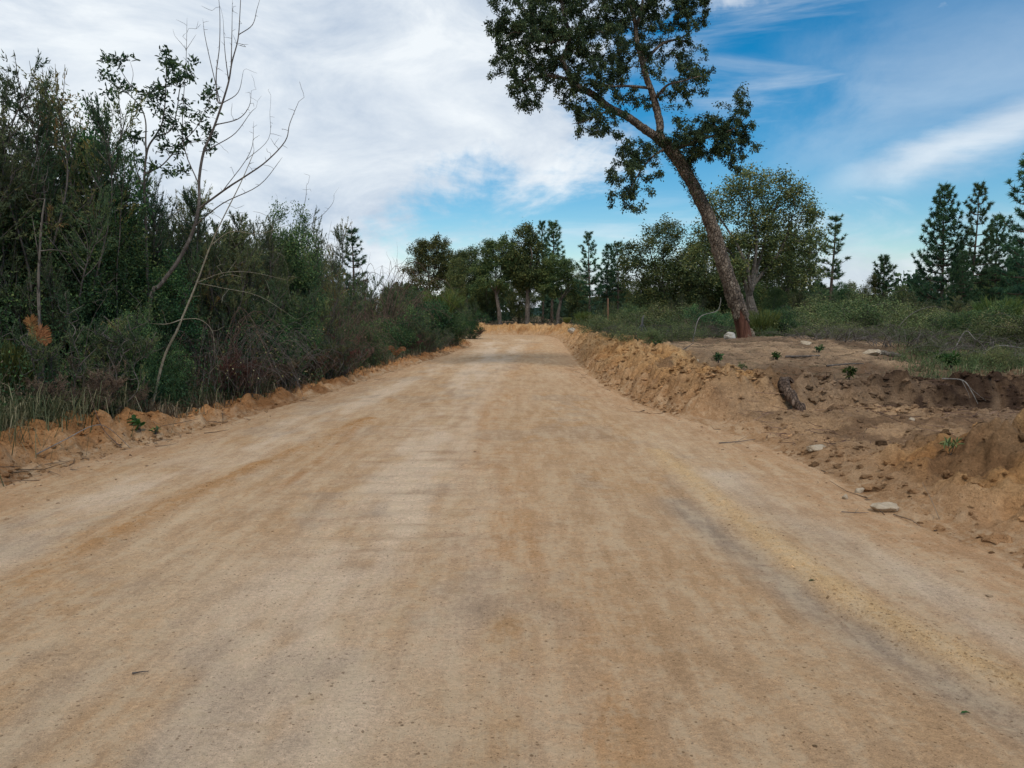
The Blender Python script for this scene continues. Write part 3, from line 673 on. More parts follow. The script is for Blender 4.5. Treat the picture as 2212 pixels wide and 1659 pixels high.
    for i in range(n):
        P0 = np.array([np.interp(tn[i], tt, tp[:, q]) for q in range(3)]); r = np.interp(tn[i], tt, tr)
        top = .105 + .03 * np.sin(aa * 2.1 + .6) + .012 * np.sin(aa * 7 + 1)
        fl = 1 + .46 * np.exp(-tn[i] * 11) * (1 + .35 * np.sin(aa * 4 + 1))
        rr = r * (np.where(tn[i] < top, 1.06, .70)) * fl * (1 + .10 * fbm(np.cos(aa) * 3, np.sin(aa) * 3, tn[i] * 60, seed=3, octv=3))
        A.append(np.stack([P0[0] + np.cos(aa) * rr, P0[1] + np.sin(aa) * rr, np.full(26, P0[2])], 1))
    V = np.concatenate(A); i, j = np.meshgrid(np.arange(n - 1), np.arange(25), indexing='ij')
    mb.add(V, quads=np.stack([i * 26 + j, i * 26 + j + 1, (i + 1) * 26 + j + 1, (i + 1) * 26 + j], -1).reshape(-1, 4))
    obj('bark_rind', mb.build('bark_rind', M_CORKED, True, base_p), trunk)['label'] = 'pale rind of cork left round the foot'
    # limbs: everything beyond the fork
    mb = MB(); par0 = T.par
    kids_root = [q for q in range(T.n) if par0[q] in ids and q not in ids]
    idset = set(ids)
    # chains without the trunk
    kids = [[] for _ in range(T.n)]
    for q in range(T.n):
        if T.par[q] >= 0 and q not in idset: kids[T.par[q]].append(q)
    todo = [(T.par[q], q) for q in kids_root]
    while todo:
        pre, q = todo.pop(); ch = [pre]
        while True:
            ch.append(q)
            if not kids[q]: break
            ks = sorted(kids[q], key=lambda w: -T.rad[w])
            for w in ks[1:]: todo.append((q, w))
            q = ks[0]
        r = T.rad[ch].copy(); r[0] = min(r[0], r[1] * 1.1); r[-1] *= .5
        if r.max() > .028:
            P = T.P[ch]; f0 = np.linspace(0, 1, len(ch)); f1 = np.linspace(0, 1, max(len(ch) * 3, 8))
            tube(mb, np.stack([np.interp(f1, f0, P[:, w]) for w in range(3)], 1), np.interp(f1, f0, r), 16, .5, cork_rough)
        else: tube(mb, T.P[ch], r, 4, .5)
    obj('limbs', mb.build('oak_limbs', M_CORK, True, base_p), root)
    mb = MB(); spray(T, mb, 62, .070, .033, 'leaf', .95, .045, .85, -.25, tvar=.26)
    obj('crown', mb.build('oak_crown', M_OAK, True, base_p), root)
    # ivy-like tufts of short shoots hugging the fork
    mb = MB(); P = []
    for q in ids[-34:]:
        nn = 46; a = rng.uniform(0, 2 * np.pi, nn); r = T.rad[q] * rng.uniform(.95, 1.7, nn)
        P.append(T.P[q] + np.stack([np.cos(a) * r, np.sin(a) * r, rng.normal(0, .06, nn)], 1))
    P = np.concatenate(P); D = unit(P - np.repeat(T.P[ids[-34:]], 46, 0)) + rng.normal(0, .5, P.shape)
    leaves(mb, P, D, rng.normal(size=P.shape), .06 * rng.uniform(.6, 1.3, len(P)), .028, 'leaf', np.clip(rng.normal(.4, .2, len(P)), 0, 1))
    obj('trunk_shoots', mb.build('trunk_shoots', M_OAK, True, base_p), root)
hero_oak()

# ------------------------------------------------------------------ plant makers: each returns {part: mesh} and a height
def oak_proto(seed, H, crown, fork=.38, lean=(0, 0), r0=.2, clumps=360, per=62, leaf=.14, forks=3, tonec=.0):
    rng = np.random.default_rng(seed); T = Tree(rng)
    fz = H * fork; tp = spline([(0, 0, -.2), (lean[0] * .3 + rng.normal(0, .06), lean[1] * .3, fz * .45), (lean[0] * .7, lean[1] * .7, fz * .8), (lean[0], lean[1], fz)], 5)
    ids = T.path(-1, tp, np.linspace(r0 * 1.15, r0 * .72, len(tp)), bud=False); T.canbud[ids[-3]:ids[-1] + 1] = True
    blobs = [(x, y, z, rx, ry, rz) for (x, y, z, rx, ry, rz) in crown]
    order = np.argsort([-b[2] for b in blobs])[:forks + 3]
    for k, bi in enumerate(order[:forks + 2]):
        b = blobs[bi]; tgt = np.array(b[:3]) + rng.normal(0, .15, 3); p0 = T.P[ids[-1 - (k % 3)]]
        mid = p0 * .5 + tgt * .5 + np.array((rng.normal(0, .3), rng.normal(0, .3), rng.normal(.1, .15)))
        pts = spline([p0, p0 * .75 + mid * .25 + rng.normal(0, .06, 3), mid, tgt], 4)[1:]
        T.path(ids[-1 - (k % 3)], pts, np.linspace(r0 * .5, r0 * .12, len(pts)))
    T.grow(blob_points(rng, blobs, clumps, .2), .45, .2, .15, .05, .45)
    T.radii(r0 * .05, .46)
    mb = MB(); T.tubes(mb, 9, 4, .05, .012, cork_rough); tr = mb.build('trunk', M_BARK)
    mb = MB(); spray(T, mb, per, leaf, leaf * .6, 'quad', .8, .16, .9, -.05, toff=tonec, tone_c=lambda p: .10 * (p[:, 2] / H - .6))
    return {'trunk': (tr, M_BARK), 'crown': (mb.build('crown', M_OAKF), M_OAKF)}, H

def pine_proto(seed, H, rad, clear=.3, r0=.14, gap=.72, nb=5, tuft=.26, bare=0.0, lean=0.0, blades=24):
    rng = np.random.default_rng(seed); mt = MB(); ml = MB()
    zz = np.linspace(0, H, 14); lx = lean * (zz / H) ** 1.5 + .08 * np.sin(zz * .6 + seed); ly = .06 * np.cos(zz * .5 + seed)
    tp = np.stack([lx, ly, zz], 1); tp[0, 2] = -.2
    tube(mt, tp, np.linspace(r0, .012, 14), 8, .5)
    z = H * clear; Ps = []; Ds = []; Ts = []
    while z < H - .15:
        u = (z / H - clear) / (1 - clear); prof = rad * (1 - u) ** .75 * (.55 + .45 * sstep(u, 0, .25)) + .12
        k = nb + rng.integers(-1, 2); a0 = rng.uniform(0, 6.28)
        for b in range(k):
            if rng.random() < bare: continue
            a = a0 + b * 6.283 / k + rng.normal(0, .25); L = prof * rng.uniform(.6, 1.2)
            rise = rng.uniform(.05, .35) + .55 * u
            p0 = np.array((np.interp(z, zz, lx), np.interp(z, zz, ly), z)); d = np.array((math.cos(a), math.sin(a), 0))
            p1 = p0 + d * L * .6 + np.array((0, 0, L * .6 * rise * .45)); p2 = p0 + d * L + np.array((0, 0, L * rise * 1.1 + .05))
            pts = spline([p0, p1, p2], 4); tube(mt, pts, np.linspace(.02 + .018 * L, .008, len(pts)), 4, .5)
            nt = max(3, int(L / .12)); f = rng.uniform(.28, 1.0, nt); f[0] = 1.0
            side = np.cross(d, (0, 0, 1))
            for q in f:
                i = q * (len(pts) - 1); j = min(int(i), len(pts) - 2); c = pts[j] * (1 - (i - j)) + pts[j + 1] * (i - j)
                off = side * rng.normal(0, .17 * min(L, 1.6) * (1.15 - .4 * q)) + np.array((0, 0, rng.uniform(0, .12)))
                tdir = unit(d * .7 + np.array((0, 0, .55)) + rng.normal(0, .25, 3))
                nbld = blades; D = tdir * rng.uniform(.1, 1.1, (nbld, 1)) + rng.normal(0, .62, (nbld, 3))
                Ps.append((c + off)[None] + rng.normal(0, .025, (nbld, 3))); Ds.append(D); Ts.append(np.clip(rng.normal(.46 + .14 * u, .13) + rng.normal(0, .14, nbld), 0, 1))
        z += gap * rng.uniform(.75, 1.25) * (1 - .35 * u)
    P = np.concatenate(Ps); D = np.concatenate(Ds); n = len(P)
    leaves(ml, P, D, rng.normal(size=P.shape), tuft * rng.uniform(.7, 1.2, n), .045, 'blade', np.concatenate(Ts))
    # leader
    return {'trunk': (mt.build('trunk', M_PBARK), M_PBARK), 'crown': (ml.build('crown', M_PINE), M_PINE)}, H

def heath_proto(seed, H=3.2, spread=1.0, stems=11, shoots=16, per=80, leaf=.042, wd=.013, up=.9, lowest=.22):
    rng = np.random.default_rng(seed); mt = MB(); ml = MB(); Ps = []; Ds = []; Ts = []
    for s in range(stems):
        a = rng.uniform(0, 6.283); rr = spread * math.sqrt(rng.random()) ; h = H * rng.uniform(.62, 1.0) * (1 - .22 * rr / spread)
        b = np.array((math.cos(a), math.sin(a), 0)); st = b * .12 * rng.random()
        pts = spline([st + np.array((0, 0, -.1)), st + b * rr * .45 + np.array((rng.normal(0, .08), rng.normal(0, .08), h * .4)), b * rr * .85 + np.array((rng.normal(0, .1), rng.normal(0, .1), h * .75)), b * rr + np.array((rng.normal(0, .1), rng.normal(0, .1), h))], 6)
        tube(mt, pts, np.linspace(.0055 * H, .0014 * H, len(pts)), 5, rng.uniform(.2, .8))
        tn = rng.normal(.45, .14)
        for q in range(shoots):
            f = lowest + (1 - lowest) * rng.random() ** .75; i = f * (len(pts) - 1); j = min(int(i), len(pts) - 2); c = pts[j] * (1 - (i - j)) + pts[j + 1] * (i - j)
            L = rng.uniform(.3, .75) * H / 3.2 * (1.15 - .5 * f); d = unit(rng.normal(0, .55, 3) * np.array((1, 1, .3)) + np.array((0, 0, up)))
            e = c + d * L; mid = c + d * L * .5 + rng.normal(0, .04, 3); sp_ = spline([c, mid, e + np.array((0, 0, L * .12))], 3)
            tube(mt, sp_, np.linspace(.006, .002, len(sp_)), 3, .5)
            tnn = tn + rng.normal(0, .08)
            for ss in range(3):
                k = int(per / 3 * rng.uniform(.7, 1.3)); g = rng.uniform(.15, .8); o = c + (e - c) * g; dd = unit(d + rng.normal(0, .45, 3)) if ss else d
                o = c if ss == 0 else o; Ls = L if ss == 0 else L * (1 - g) * .9 + .05
                w = rng.random(k); p = o + dd * (w * Ls)[:, None] + rng.normal(0, .008, (k, 3))
                D = dd * .9 + rng.normal(0, .5, (k, 3)); Ps.append(p); Ds.append(D); Ts.append(np.clip(tnn + rng.normal(0, .12, k) + .1 * (w - .5), 0, 1))
    P = np.concatenate(Ps); D = np.concatenate(Ds); n = len(P)
    leaves(ml, P, D, rng.normal(size=P.shape), leaf * rng.uniform(.7, 1.3, n), wd, 'blade', np.concatenate(Ts))
    return {'stems': (mt.build('stems', M_TWIG), M_TWIG), 'foliage': (ml.build('foliage', M_HEATH), M_HEATH)}, H

def leafy_proto(seed, H=1.5, rx=.8, clumps=230, per=42, leaf=.035, wd=.018, mat=None, blobs=None, spread=.05, kind='quad', stems=7, step=.16):
    rng = np.random.default_rng(seed); T = Tree(rng); mat = mat or M_DENSE
    if blobs is None:
        blobs = [(rng.normal(0, rx * .35), rng.normal(0, rx * .35), H * rng.uniform(.3, .72), rx * rng.uniform(.4, .65), rx * rng.uniform(.4, .65), H * rng.uniform(.22, .3)) for _ in range(7)] + [(0, 0, H * .3, rx * .85, rx * .85, H * .28)]
    for s in range(stems):
        a = rng.uniform(0, 6.283); e = np.array((math.cos(a) * rx * .5 * rng.random(), math.sin(a) * rx * .5 * rng.random(), H * rng.uniform(.35, .7)))
        pts = spline([(0.05 * math.cos(a), .05 * math.sin(a), -.08), e * np.array((.4, .4, .5)) + rng.normal(0, .04, 3), e], 4)
        T.path(-1, pts, np.linspace(.018, .006, len(pts)))
    P = blob_points(rng, blobs, clumps, .3); P[:, 2] = np.maximum(P[:, 2], .03)
    T.grow(P, step, .3, .0, .06, .5); T.radii(.0032, .45)
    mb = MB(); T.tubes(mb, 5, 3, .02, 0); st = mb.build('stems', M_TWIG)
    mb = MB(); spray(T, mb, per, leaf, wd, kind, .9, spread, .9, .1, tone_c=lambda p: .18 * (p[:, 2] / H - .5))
    return {'stems': (st, M_TWIG), 'foliage': (mb.build('foliage', mat), mat)}, H

def broom_proto(seed, H=1.3, rx=.7, rods=420, mat=None):
    rng = np.random.default_rng(seed); mt = MB(); ml = MB()
    for s in range(9):
        a = rng.uniform(0, 6.28); e = np.array((math.cos(a) * rx * .4, math.sin(a) * rx * .4, H * .5))
        tube(mt, spline([(0, 0, -.05), e * .5 + rng.normal(0, .03, 3), e], 3), np.linspace(.016, .006, 7), 4, .5)
    a = rng.uniform(0, 6.283, rods); r = np.sqrt(rng.random(rods)) * rx * .5; z = H * rng.uniform(.12, .62, rods)
    P = np.stack([np.cos(a) * r * (.4 + z / H), np.sin(a) * r * (.4 + z / H), z], 1)
    D = np.stack([np.cos(a) * .42, np.sin(a) * .42, np.ones(rods)], 1) + rng.normal(0, .22, (rods, 3)); D = unit(D); L = np.minimum(H * rng.uniform(.25, .55, rods), (H * 1.02 - z) / np.maximum(D[:, 2], .3))
    tn = np.clip(rng.normal(.45, .2, rods), 0, 1)
    for k in range(5):
        f = rng.uniform(0, .7, rods); D2 = unit(D + rng.normal(0, .16 if k else .02, D.shape))
        leaves(ml, P + D * (L * (f if k else 0))[:, None], D2, rng.normal(size=P.shape), L * (1 - f if k else 1) * .9, .016, 'blade', np.clip(tn + rng.normal(0, .1, rods), 0, 1))
    mat = mat or M_BROOM
    return {'stems': (mt.build('stems', M_TWIG), M_TWIG), 'foliage': (ml.build('foliage', mat), mat)}, H

def tangle_proto(seed, H=1.5, rx=1.3, arcs=90, mat=None, lmat=None, nleaf=140, thick=.006, leafL=.05, twigs=3):
    """arching bare stems with side twigs and a few leaves left"""
    rng = np.random.default_rng(seed); mt = MB(); ml = MB(); Ps = []; Ds = []
    for s in range(arcs):
        a = rng.uniform(0, 6.283); r = rx * math.sqrt(rng.random()); b = np.array((math.cos(a) * r * .6, math.sin(a) * r * .6, -.05)); a2 = a + rng.normal(0, 1.0)
        L = rx * rng.uniform(.5, 1.2); h = H * rng.uniform(.35, 1.0)
        d = np.array((math.cos(a2), math.sin(a2), 0)); droop = rng.uniform(.2, .95)
        pts = spline([b, b + d * L * .2 + np.array((0, 0, h * .6)), b + d * L * .6 + np.array((0, 0, h)), b + d * L * 1.05 + np.array((rng.normal(0, .1), rng.normal(0, .1), h * droop))], 5)
        tube(mt, pts, np.linspace(thick * rng.uniform(.8, 1.8), thick * .35, len(pts)), 4, rng.uniform(0, 1))
        for q in range(twigs):
            i = rng.integers(4, len(pts) - 2); c = pts[i]; dd = unit(pts[i + 1] - pts[i] + rng.normal(0, .7, 3)); l = rng.uniform(.15, .5)
            tp = spline([c, c + dd * l * .5 + rng.normal(0, .02, 3), c + dd * l + np.array((0, 0, rng.normal(0, .06)))], 2)
            tube(mt, tp, np.linspace(thick * .5, thick * .2, len(tp)), 3, rng.uniform(0, 1))
            Ps.append(tp[-1]); Ds.append(dd); Ps.append(tp[2]); Ds.append(dd + rng.normal(0, .5, 3))
    out = {'stems': (mt.build('stems', mat or M_TWIG), mat or M_TWIG)}
    if nleaf:
        k = rng.choice(len(Ps), min(nleaf, len(Ps)), replace=False); P = np.array(Ps)[k]; D = np.array(Ds)[k]
        leaves(ml, P, D + np.array((0, 0, -.4)), rng.normal(size=P.shape), leafL * rng.uniform(.6, 1.2, len(P)), leafL * .45, 'leaf', rng.random(len(P)))
        lm = lmat or M_YLEAF; out['leaves'] = (ml.build('leaves', lm), lm)
    return out, H

def left_depth(px, off):
    """forward distance at which the view line through px stands off metres behind the left road edge"""
    s = (px - 1106) / FPX; Yv = np.linspace(4, 46, 840); d = pdist(Yv * s, Yv, LEFT); ins = pinside(Yv * s, Yv, ROADPOLY)
    ok = (~ins) & (d >= off) & (Yv * s < 0); k = np.argmax(ok) if ok.any() else len(Yv) - 1
    return float(Yv[k])
PROTO = {}
def place(kind, px, Y, top=None, h=None, w=1.0, name='shrub', label='', cat='shrub', group=None, rz=None, mats=None, sink=0.0, tilt=None, wabs=False, left=None):
    parts, H = PROTO[kind]
    if left is not None:
        e = left_depth(px, .02); o = Y - e; Y = left_depth(px, left + .5 * max(0, o - 1.0))
    x, y = at(px, 675, Y)[:2]; z = gh(x, y) - sink
    if h is None: h = at(px, top, Y)[2] - z
    s = h / H; sx = (w if wabs else s * w)
    r = empty(name, (x, y, z), rz if rz is not None else (px * 7.31 + Y * 3.7) % 6.283, (sx, sx, s))
    if tilt: r.rotation_euler = (tilt[0], tilt[1], r.rotation_euler[2])
    tag(r, label, cat, group)
    for nm, (me, mat) in parts.items():
        obj(nm, me, r, (mats or {}).get(nm, mat))
    return r

# far oaks: crowns in metres about the foot
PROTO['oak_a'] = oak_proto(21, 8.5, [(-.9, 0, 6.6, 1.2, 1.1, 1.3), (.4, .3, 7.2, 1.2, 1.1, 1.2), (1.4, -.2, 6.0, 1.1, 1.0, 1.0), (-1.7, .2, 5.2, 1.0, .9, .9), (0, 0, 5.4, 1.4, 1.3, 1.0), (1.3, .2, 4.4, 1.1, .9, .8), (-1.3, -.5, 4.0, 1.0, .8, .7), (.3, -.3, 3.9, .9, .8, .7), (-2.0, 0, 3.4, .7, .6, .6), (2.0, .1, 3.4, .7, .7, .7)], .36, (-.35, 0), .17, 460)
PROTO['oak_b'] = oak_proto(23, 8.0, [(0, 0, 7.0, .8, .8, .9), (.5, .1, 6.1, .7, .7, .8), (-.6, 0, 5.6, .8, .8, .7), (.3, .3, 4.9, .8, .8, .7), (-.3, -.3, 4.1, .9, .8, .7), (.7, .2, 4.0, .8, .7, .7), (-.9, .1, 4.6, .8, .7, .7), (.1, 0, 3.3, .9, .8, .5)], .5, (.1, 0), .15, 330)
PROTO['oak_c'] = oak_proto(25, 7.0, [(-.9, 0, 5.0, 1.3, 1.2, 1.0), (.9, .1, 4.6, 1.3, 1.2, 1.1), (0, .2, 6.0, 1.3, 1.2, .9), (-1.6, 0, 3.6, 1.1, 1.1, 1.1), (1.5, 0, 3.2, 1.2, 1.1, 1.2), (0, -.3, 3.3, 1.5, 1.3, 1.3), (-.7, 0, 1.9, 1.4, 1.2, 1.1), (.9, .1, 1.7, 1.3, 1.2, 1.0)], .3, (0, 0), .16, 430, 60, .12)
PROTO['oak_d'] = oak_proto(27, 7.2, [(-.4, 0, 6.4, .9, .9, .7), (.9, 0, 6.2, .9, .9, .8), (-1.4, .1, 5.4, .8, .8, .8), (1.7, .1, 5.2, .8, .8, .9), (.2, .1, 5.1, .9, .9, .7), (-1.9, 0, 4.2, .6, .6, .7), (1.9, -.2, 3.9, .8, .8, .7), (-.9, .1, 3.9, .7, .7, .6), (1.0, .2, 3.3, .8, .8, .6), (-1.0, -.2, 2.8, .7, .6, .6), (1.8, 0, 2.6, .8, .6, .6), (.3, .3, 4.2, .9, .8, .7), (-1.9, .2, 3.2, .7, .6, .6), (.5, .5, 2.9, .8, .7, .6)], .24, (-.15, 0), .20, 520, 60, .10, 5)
PROTO['pine_a'] = pine_proto(31, 9.5, 1.75, .24); PROTO['pine_b'] = pine_proto(33, 9.5, 1.3, .30, gap=.55)
PROTO['pine_c'] = pine_proto(35, 8.5, .95, .18, gap=.7, bare=.22, tuft=.24); PROTO['pine_d'] = pine_proto(37, 8.5, 2.2, .04, gap=.5, nb=6)
PROTO['pine_e'] = pine_proto(39, 5.0, .9, .5, gap=.4, lean=.5)
PROTO['heath_a'] = heath_proto(41, 3.4, .95, 16, 20, per=100); PROTO['heath_b'] = heath_proto(43, 3.2, 1.1, 17, 20, per=104); PROTO['heath_c'] = heath_proto(45, 2.2, .9, 17, 18, per=96, lowest=.08)
PROTO['heath_low'] = heath_proto(47, 1.1, .75, 20, 14, per=66, leaf=.026, wd=.007, lowest=.02)
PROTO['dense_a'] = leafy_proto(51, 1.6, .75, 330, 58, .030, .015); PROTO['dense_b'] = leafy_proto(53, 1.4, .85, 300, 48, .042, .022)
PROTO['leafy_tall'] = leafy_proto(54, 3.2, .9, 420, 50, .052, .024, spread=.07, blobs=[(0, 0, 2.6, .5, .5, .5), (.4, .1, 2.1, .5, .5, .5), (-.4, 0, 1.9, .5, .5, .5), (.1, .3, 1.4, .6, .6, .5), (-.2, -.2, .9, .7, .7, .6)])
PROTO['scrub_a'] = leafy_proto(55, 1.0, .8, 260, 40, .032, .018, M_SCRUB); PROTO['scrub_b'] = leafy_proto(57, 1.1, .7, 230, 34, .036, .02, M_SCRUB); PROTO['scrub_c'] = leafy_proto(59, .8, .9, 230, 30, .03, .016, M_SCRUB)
PROTO['broom'] = broom_proto(61); PROTO['broom_b'] = broom_proto(63, 1.2, .9, 360)
PROTO['tangle_a'] = tangle_proto(71, 1.5, 1.2, 95); PROTO['tangle_b'] = tangle_proto(73, 1.2, 1.2, 110, M_REDTW, M_FERN, 60)
PROTO['tangle_bare'] = tangle_proto(75, 1.6, 1.2, 100, M_REDTW, None, 20, .005, twigs=5)
PROTO['brash'] = tangle_proto(77, .55, 1.0, 45, M_TWIG, None, 0, .007, twigs=4)

# ------------------------------------------------------------------ trees beyond the bend and across the clearing
G_OAK, G_PINE = 'oaks beyond the bend', 'pines across the clearing'
for kind, px, Y, top, w, label, mats in [
    ('oak_a', 936, 60, 505, 1.1, 'leftmost oak of the far row, rounded crown above the left scrub', None),
    ('oak_c', 985, 59, 550, .9, 'low dark oak tucked behind the first rounded oak of the far row', None),
    ('oak_a', 1012, 64, 530, .95, 'small-crowned oak rising between two bigger oaks of the far row', None),
    ('oak_a', 1080, 58.5, 505, 1.1, 'broad green oak with a bent forked trunk at the middle of the bend', None),
    ('oak_b', 1138, 58.6, 482, 1.2, 'tall narrow oak with a straight trunk at the bend', None),
    ('oak_a', 1204, 58.8, 548, 1.25, 'spreading oak with the thickest trunk, where the far berm meets the right berm', None),
    ('oak_c', 1052, 62, 585, 1.0, 'dark bushy oak in shade behind the bend', None),
    ('oak_c', 1120, 66, 590, 1.0, 'dark bushy oak filling the gap behind the narrow oak', None),
    ('oak_c', 1436, 41, 464, 1.15, 'dense bushy oak with olive crown reaching the ground left of the leaning cork oak', None),
    ('oak_c', 1515, 43, 505, 1.0, 'dark bushy oak half hidden behind the leaning trunk', None),
    ('oak_c', 1585, 42, 505, .9, 'dark bushy oak seen between the leaning trunk and the pale forked trunk', None),
    ('oak_c', 1690, 41, 490, .85, 'dark bushy oak under the right side of the large open-crowned oak', None),
    ('oak_d', 1626, 33, 358, 1.15, 'large open-crowned oak with pale forked trunk right behind the leaning cork oak', None)]:
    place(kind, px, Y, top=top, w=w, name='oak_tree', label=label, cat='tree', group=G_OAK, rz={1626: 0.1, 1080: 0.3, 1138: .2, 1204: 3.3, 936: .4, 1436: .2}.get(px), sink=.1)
for kind, px, Y, top, w, label in [
    ('pine_a', 1172, 65, 480, .8, 'tall pine with rounded tip between the oaks at the bend'),
    ('pine_b', 1194, 67, 479, 1.15, 'tall layered pine standing right of its twin at the bend'),
    ('pine_a', 1272, 56, 503, 1.0, 'pine with a spreading layered crown just right of the bend'),
    ('pine_b', 1312, 60, 528, 1.1, 'slim pine between two pines right of the bend'),
    ('pine_b', 1334, 58, 522, 1.1, 'thin-topped pine nearest to the bushy oak right of the bend'),
    ('pine_c', 1702, 52, 478, 1.0, 'small thin pine against the right edge of the big open oak'),
    ('pine_c', 1746, 56, 445, .85, 'slender ragged pine standing free, left of a free-standing pair'),
    ('pine_c', 1796, 50, 461, 1.25, 'ragged pine standing free against the sky, right of a free-standing pair'),
    ('pine_e', 1910, 50, 558, 1.0, 'short pine with a bent one-sided top in the low gap'),
    ('pine_d', 2030, 44, 405, .85, 'tall full pine at the left end of the right-hand pine group'),
    ('pine_a', 2098, 43, 399, .9, 'tall pointed pine in the middle of the right-hand pine group'),
    ('pine_d', 2145, 46, 470, .85, 'lower pine between the pointed pine and the edge of the picture'),
    ('pine_a', 2214, 34, 335, 1.1, 'pine with a bare pale lower trunk at the right edge of the picture'),
    ('pine_d', 2195, 42, 520, .8, 'bushy young pine behind the pale trunk at the right edge'),
    ('pine_d', 1985, 50, 585, .9, 'young pine low on the left flank of the right-hand pine group'),
    ('pine_d', 2075, 40, 545, .8, 'dark young pine in front of the pointed pine'),
    ('pine_d', 2330, 40, 400, .9, 'full pine just past the right edge of the picture')]:
    place(kind, px, Y, top=top, w=w, name='pine_tree', label=label, cat='tree', group=G_PINE, sink=.1)
for i, (px, Y, top, w, kind, label) in enumerate([
    (1250, 62, 585, .9, 'oak_c', 'low dark tree left of the layered pine just right of the bend'), (1320, 64, 580, .9, 'oak_c', 'low dark tree between the slim pines right of the bend'), (1420, 50, 560, .9, 'oak_c', 'dark tree filling the base of the dense olive oak'), (1500, 50, 565, .9, 'oak_c', 'dark tree seen through the gap left of the leaning trunk'), (1700, 58, 600, .9, 'oak_c', 'low round tree under the two free-standing pines, leftmost'), (1770, 62, 612, .9, 'oak_c', 'low round tree below the ragged free-standing pine'),
    (1835, 56, 605, .9, 'oak_c', 'low round tree right of the free-standing pines'), (1885, 50, 588, .8, 'oak_c', 'olive rounded tree left of the bent short pine'),
    (1945, 58, 612, .9, 'oak_c', 'low dark tree between the bent short pine and the pine group'), (1640, 52, 590, .9, 'oak_c', 'low dark tree behind the pale forked trunk'),
    (1570, 56, 585, .9, 'oak_c', 'low dark tree behind the bushy oak and leaning trunk'), (1375, 60, 600, .8, 'oak_c', 'low dark tree behind the slim pines, left of the bushy oak'), (2005, 54, 590, .9, 'oak_c', 'low dark tree filling the foot of the tall full pine'), (2070, 56, 575, .9, 'oak_c', 'low dark tree behind the pointed pine trunk'), (2135, 52, 570, .9, 'oak_c', 'low dark tree right of the pointed pine trunk'), (2200, 50, 560, .9, 'oak_c', 'low dark tree behind the bare pale pine trunk at the right edge')]):
    place(kind, px, Y, top=top, w=w, name='small_tree', label=label, cat='tree', group='low trees at the back of the clearing', sink=.3)

def far_under():
    rng = np.random.default_rng(95); p = np.concatenate([np.stack([rng.uniform(-16, 9, 260), rng.uniform(59.5, 70, 260)], 1), np.stack([rng.uniform(4, 34, 420), rng.uniform(44, 66, 420)], 1)]); return p
# ------------------------------------------------------------------ distant wood and hill
def woodland():
    rng = np.random.default_rng(91); mb = MB()
    for i in range(115):
        px = rng.uniform(-900, 3200); Y = rng.uniform(72, 150); x = (px - 1106) / FPX * Y
        if px < 900: Y = rng.uniform(60, 120); x = (px - 1106) / FPX * Y
        top = rng.uniform(618, 652) if 1200 < px else rng.uniform(600, 640)
        if px > 1950 or px < 300: top -= 40
        H = max(2.0, at(px, top, Y)[2]); r = H * rng.uniform(.32, .5); k = 520
        d = unit(rng.normal(size=(k, 3))); P = np.array((x, Y, H * .52)) + d * (rng.random((k, 1)) ** .35) * np.array((r, r, H * .5)); P[:, 2] = np.maximum(P[:, 2], .2)
        L = .010 * Y * rng.uniform(.6, 1.3, k) * .75
        leaves(mb, P, rng.normal(size=(k, 3)), rng.normal(size=(k, 3)), L, L * .7, 'quad', np.clip(rng.normal(.45, .12) + rng.normal(0, .18, k) + .2 * (P[:, 2] / H - .5), 0, 1))
    tag(obj('distant_wood', mb.build('distant_wood', M_FOREST)), 'dark mass of distant wood behind the trees', 'woodland', kind='stuff')
woodland()
def hill():
    xs_ = np.linspace(-60, 420, 90); ys_ = np.linspace(330, 620, 24); X, Yy = np.meshgrid(xs_, ys_)
    prof = np.exp(-(((X - 150) / 110) ** 2)) * 15 + np.exp(-(((X - 60) / 40) ** 2)) * 4; v = np.sin(np.clip((Yy - 330) / 290, 0, 1) * np.pi) ** .7
    Zz = prof * v + 1.6 * fbm(X * .06, Yy * .06, seed=5, octv=4) * v - 1
    mb = MB(); i, j = np.meshgrid(np.arange(23), np.arange(89), indexing='ij'); mb.add(np.stack([X, Yy, Zz], -1).reshape(-1, 3), quads=np.stack([i * 90 + j, i * 90 + j + 1, (i + 1) * 90 + j + 1, (i + 1) * 90 + j], -1).reshape(-1, 4), tone=np.clip(.5 + .5 * fbm(X * .15, Yy * .15, seed=8, octv=3), 0, 1).ravel())
    tag(obj('hill', mb.build('hill', M_HILL)), 'low wooded hill on the horizon', kind='structure')
hill()

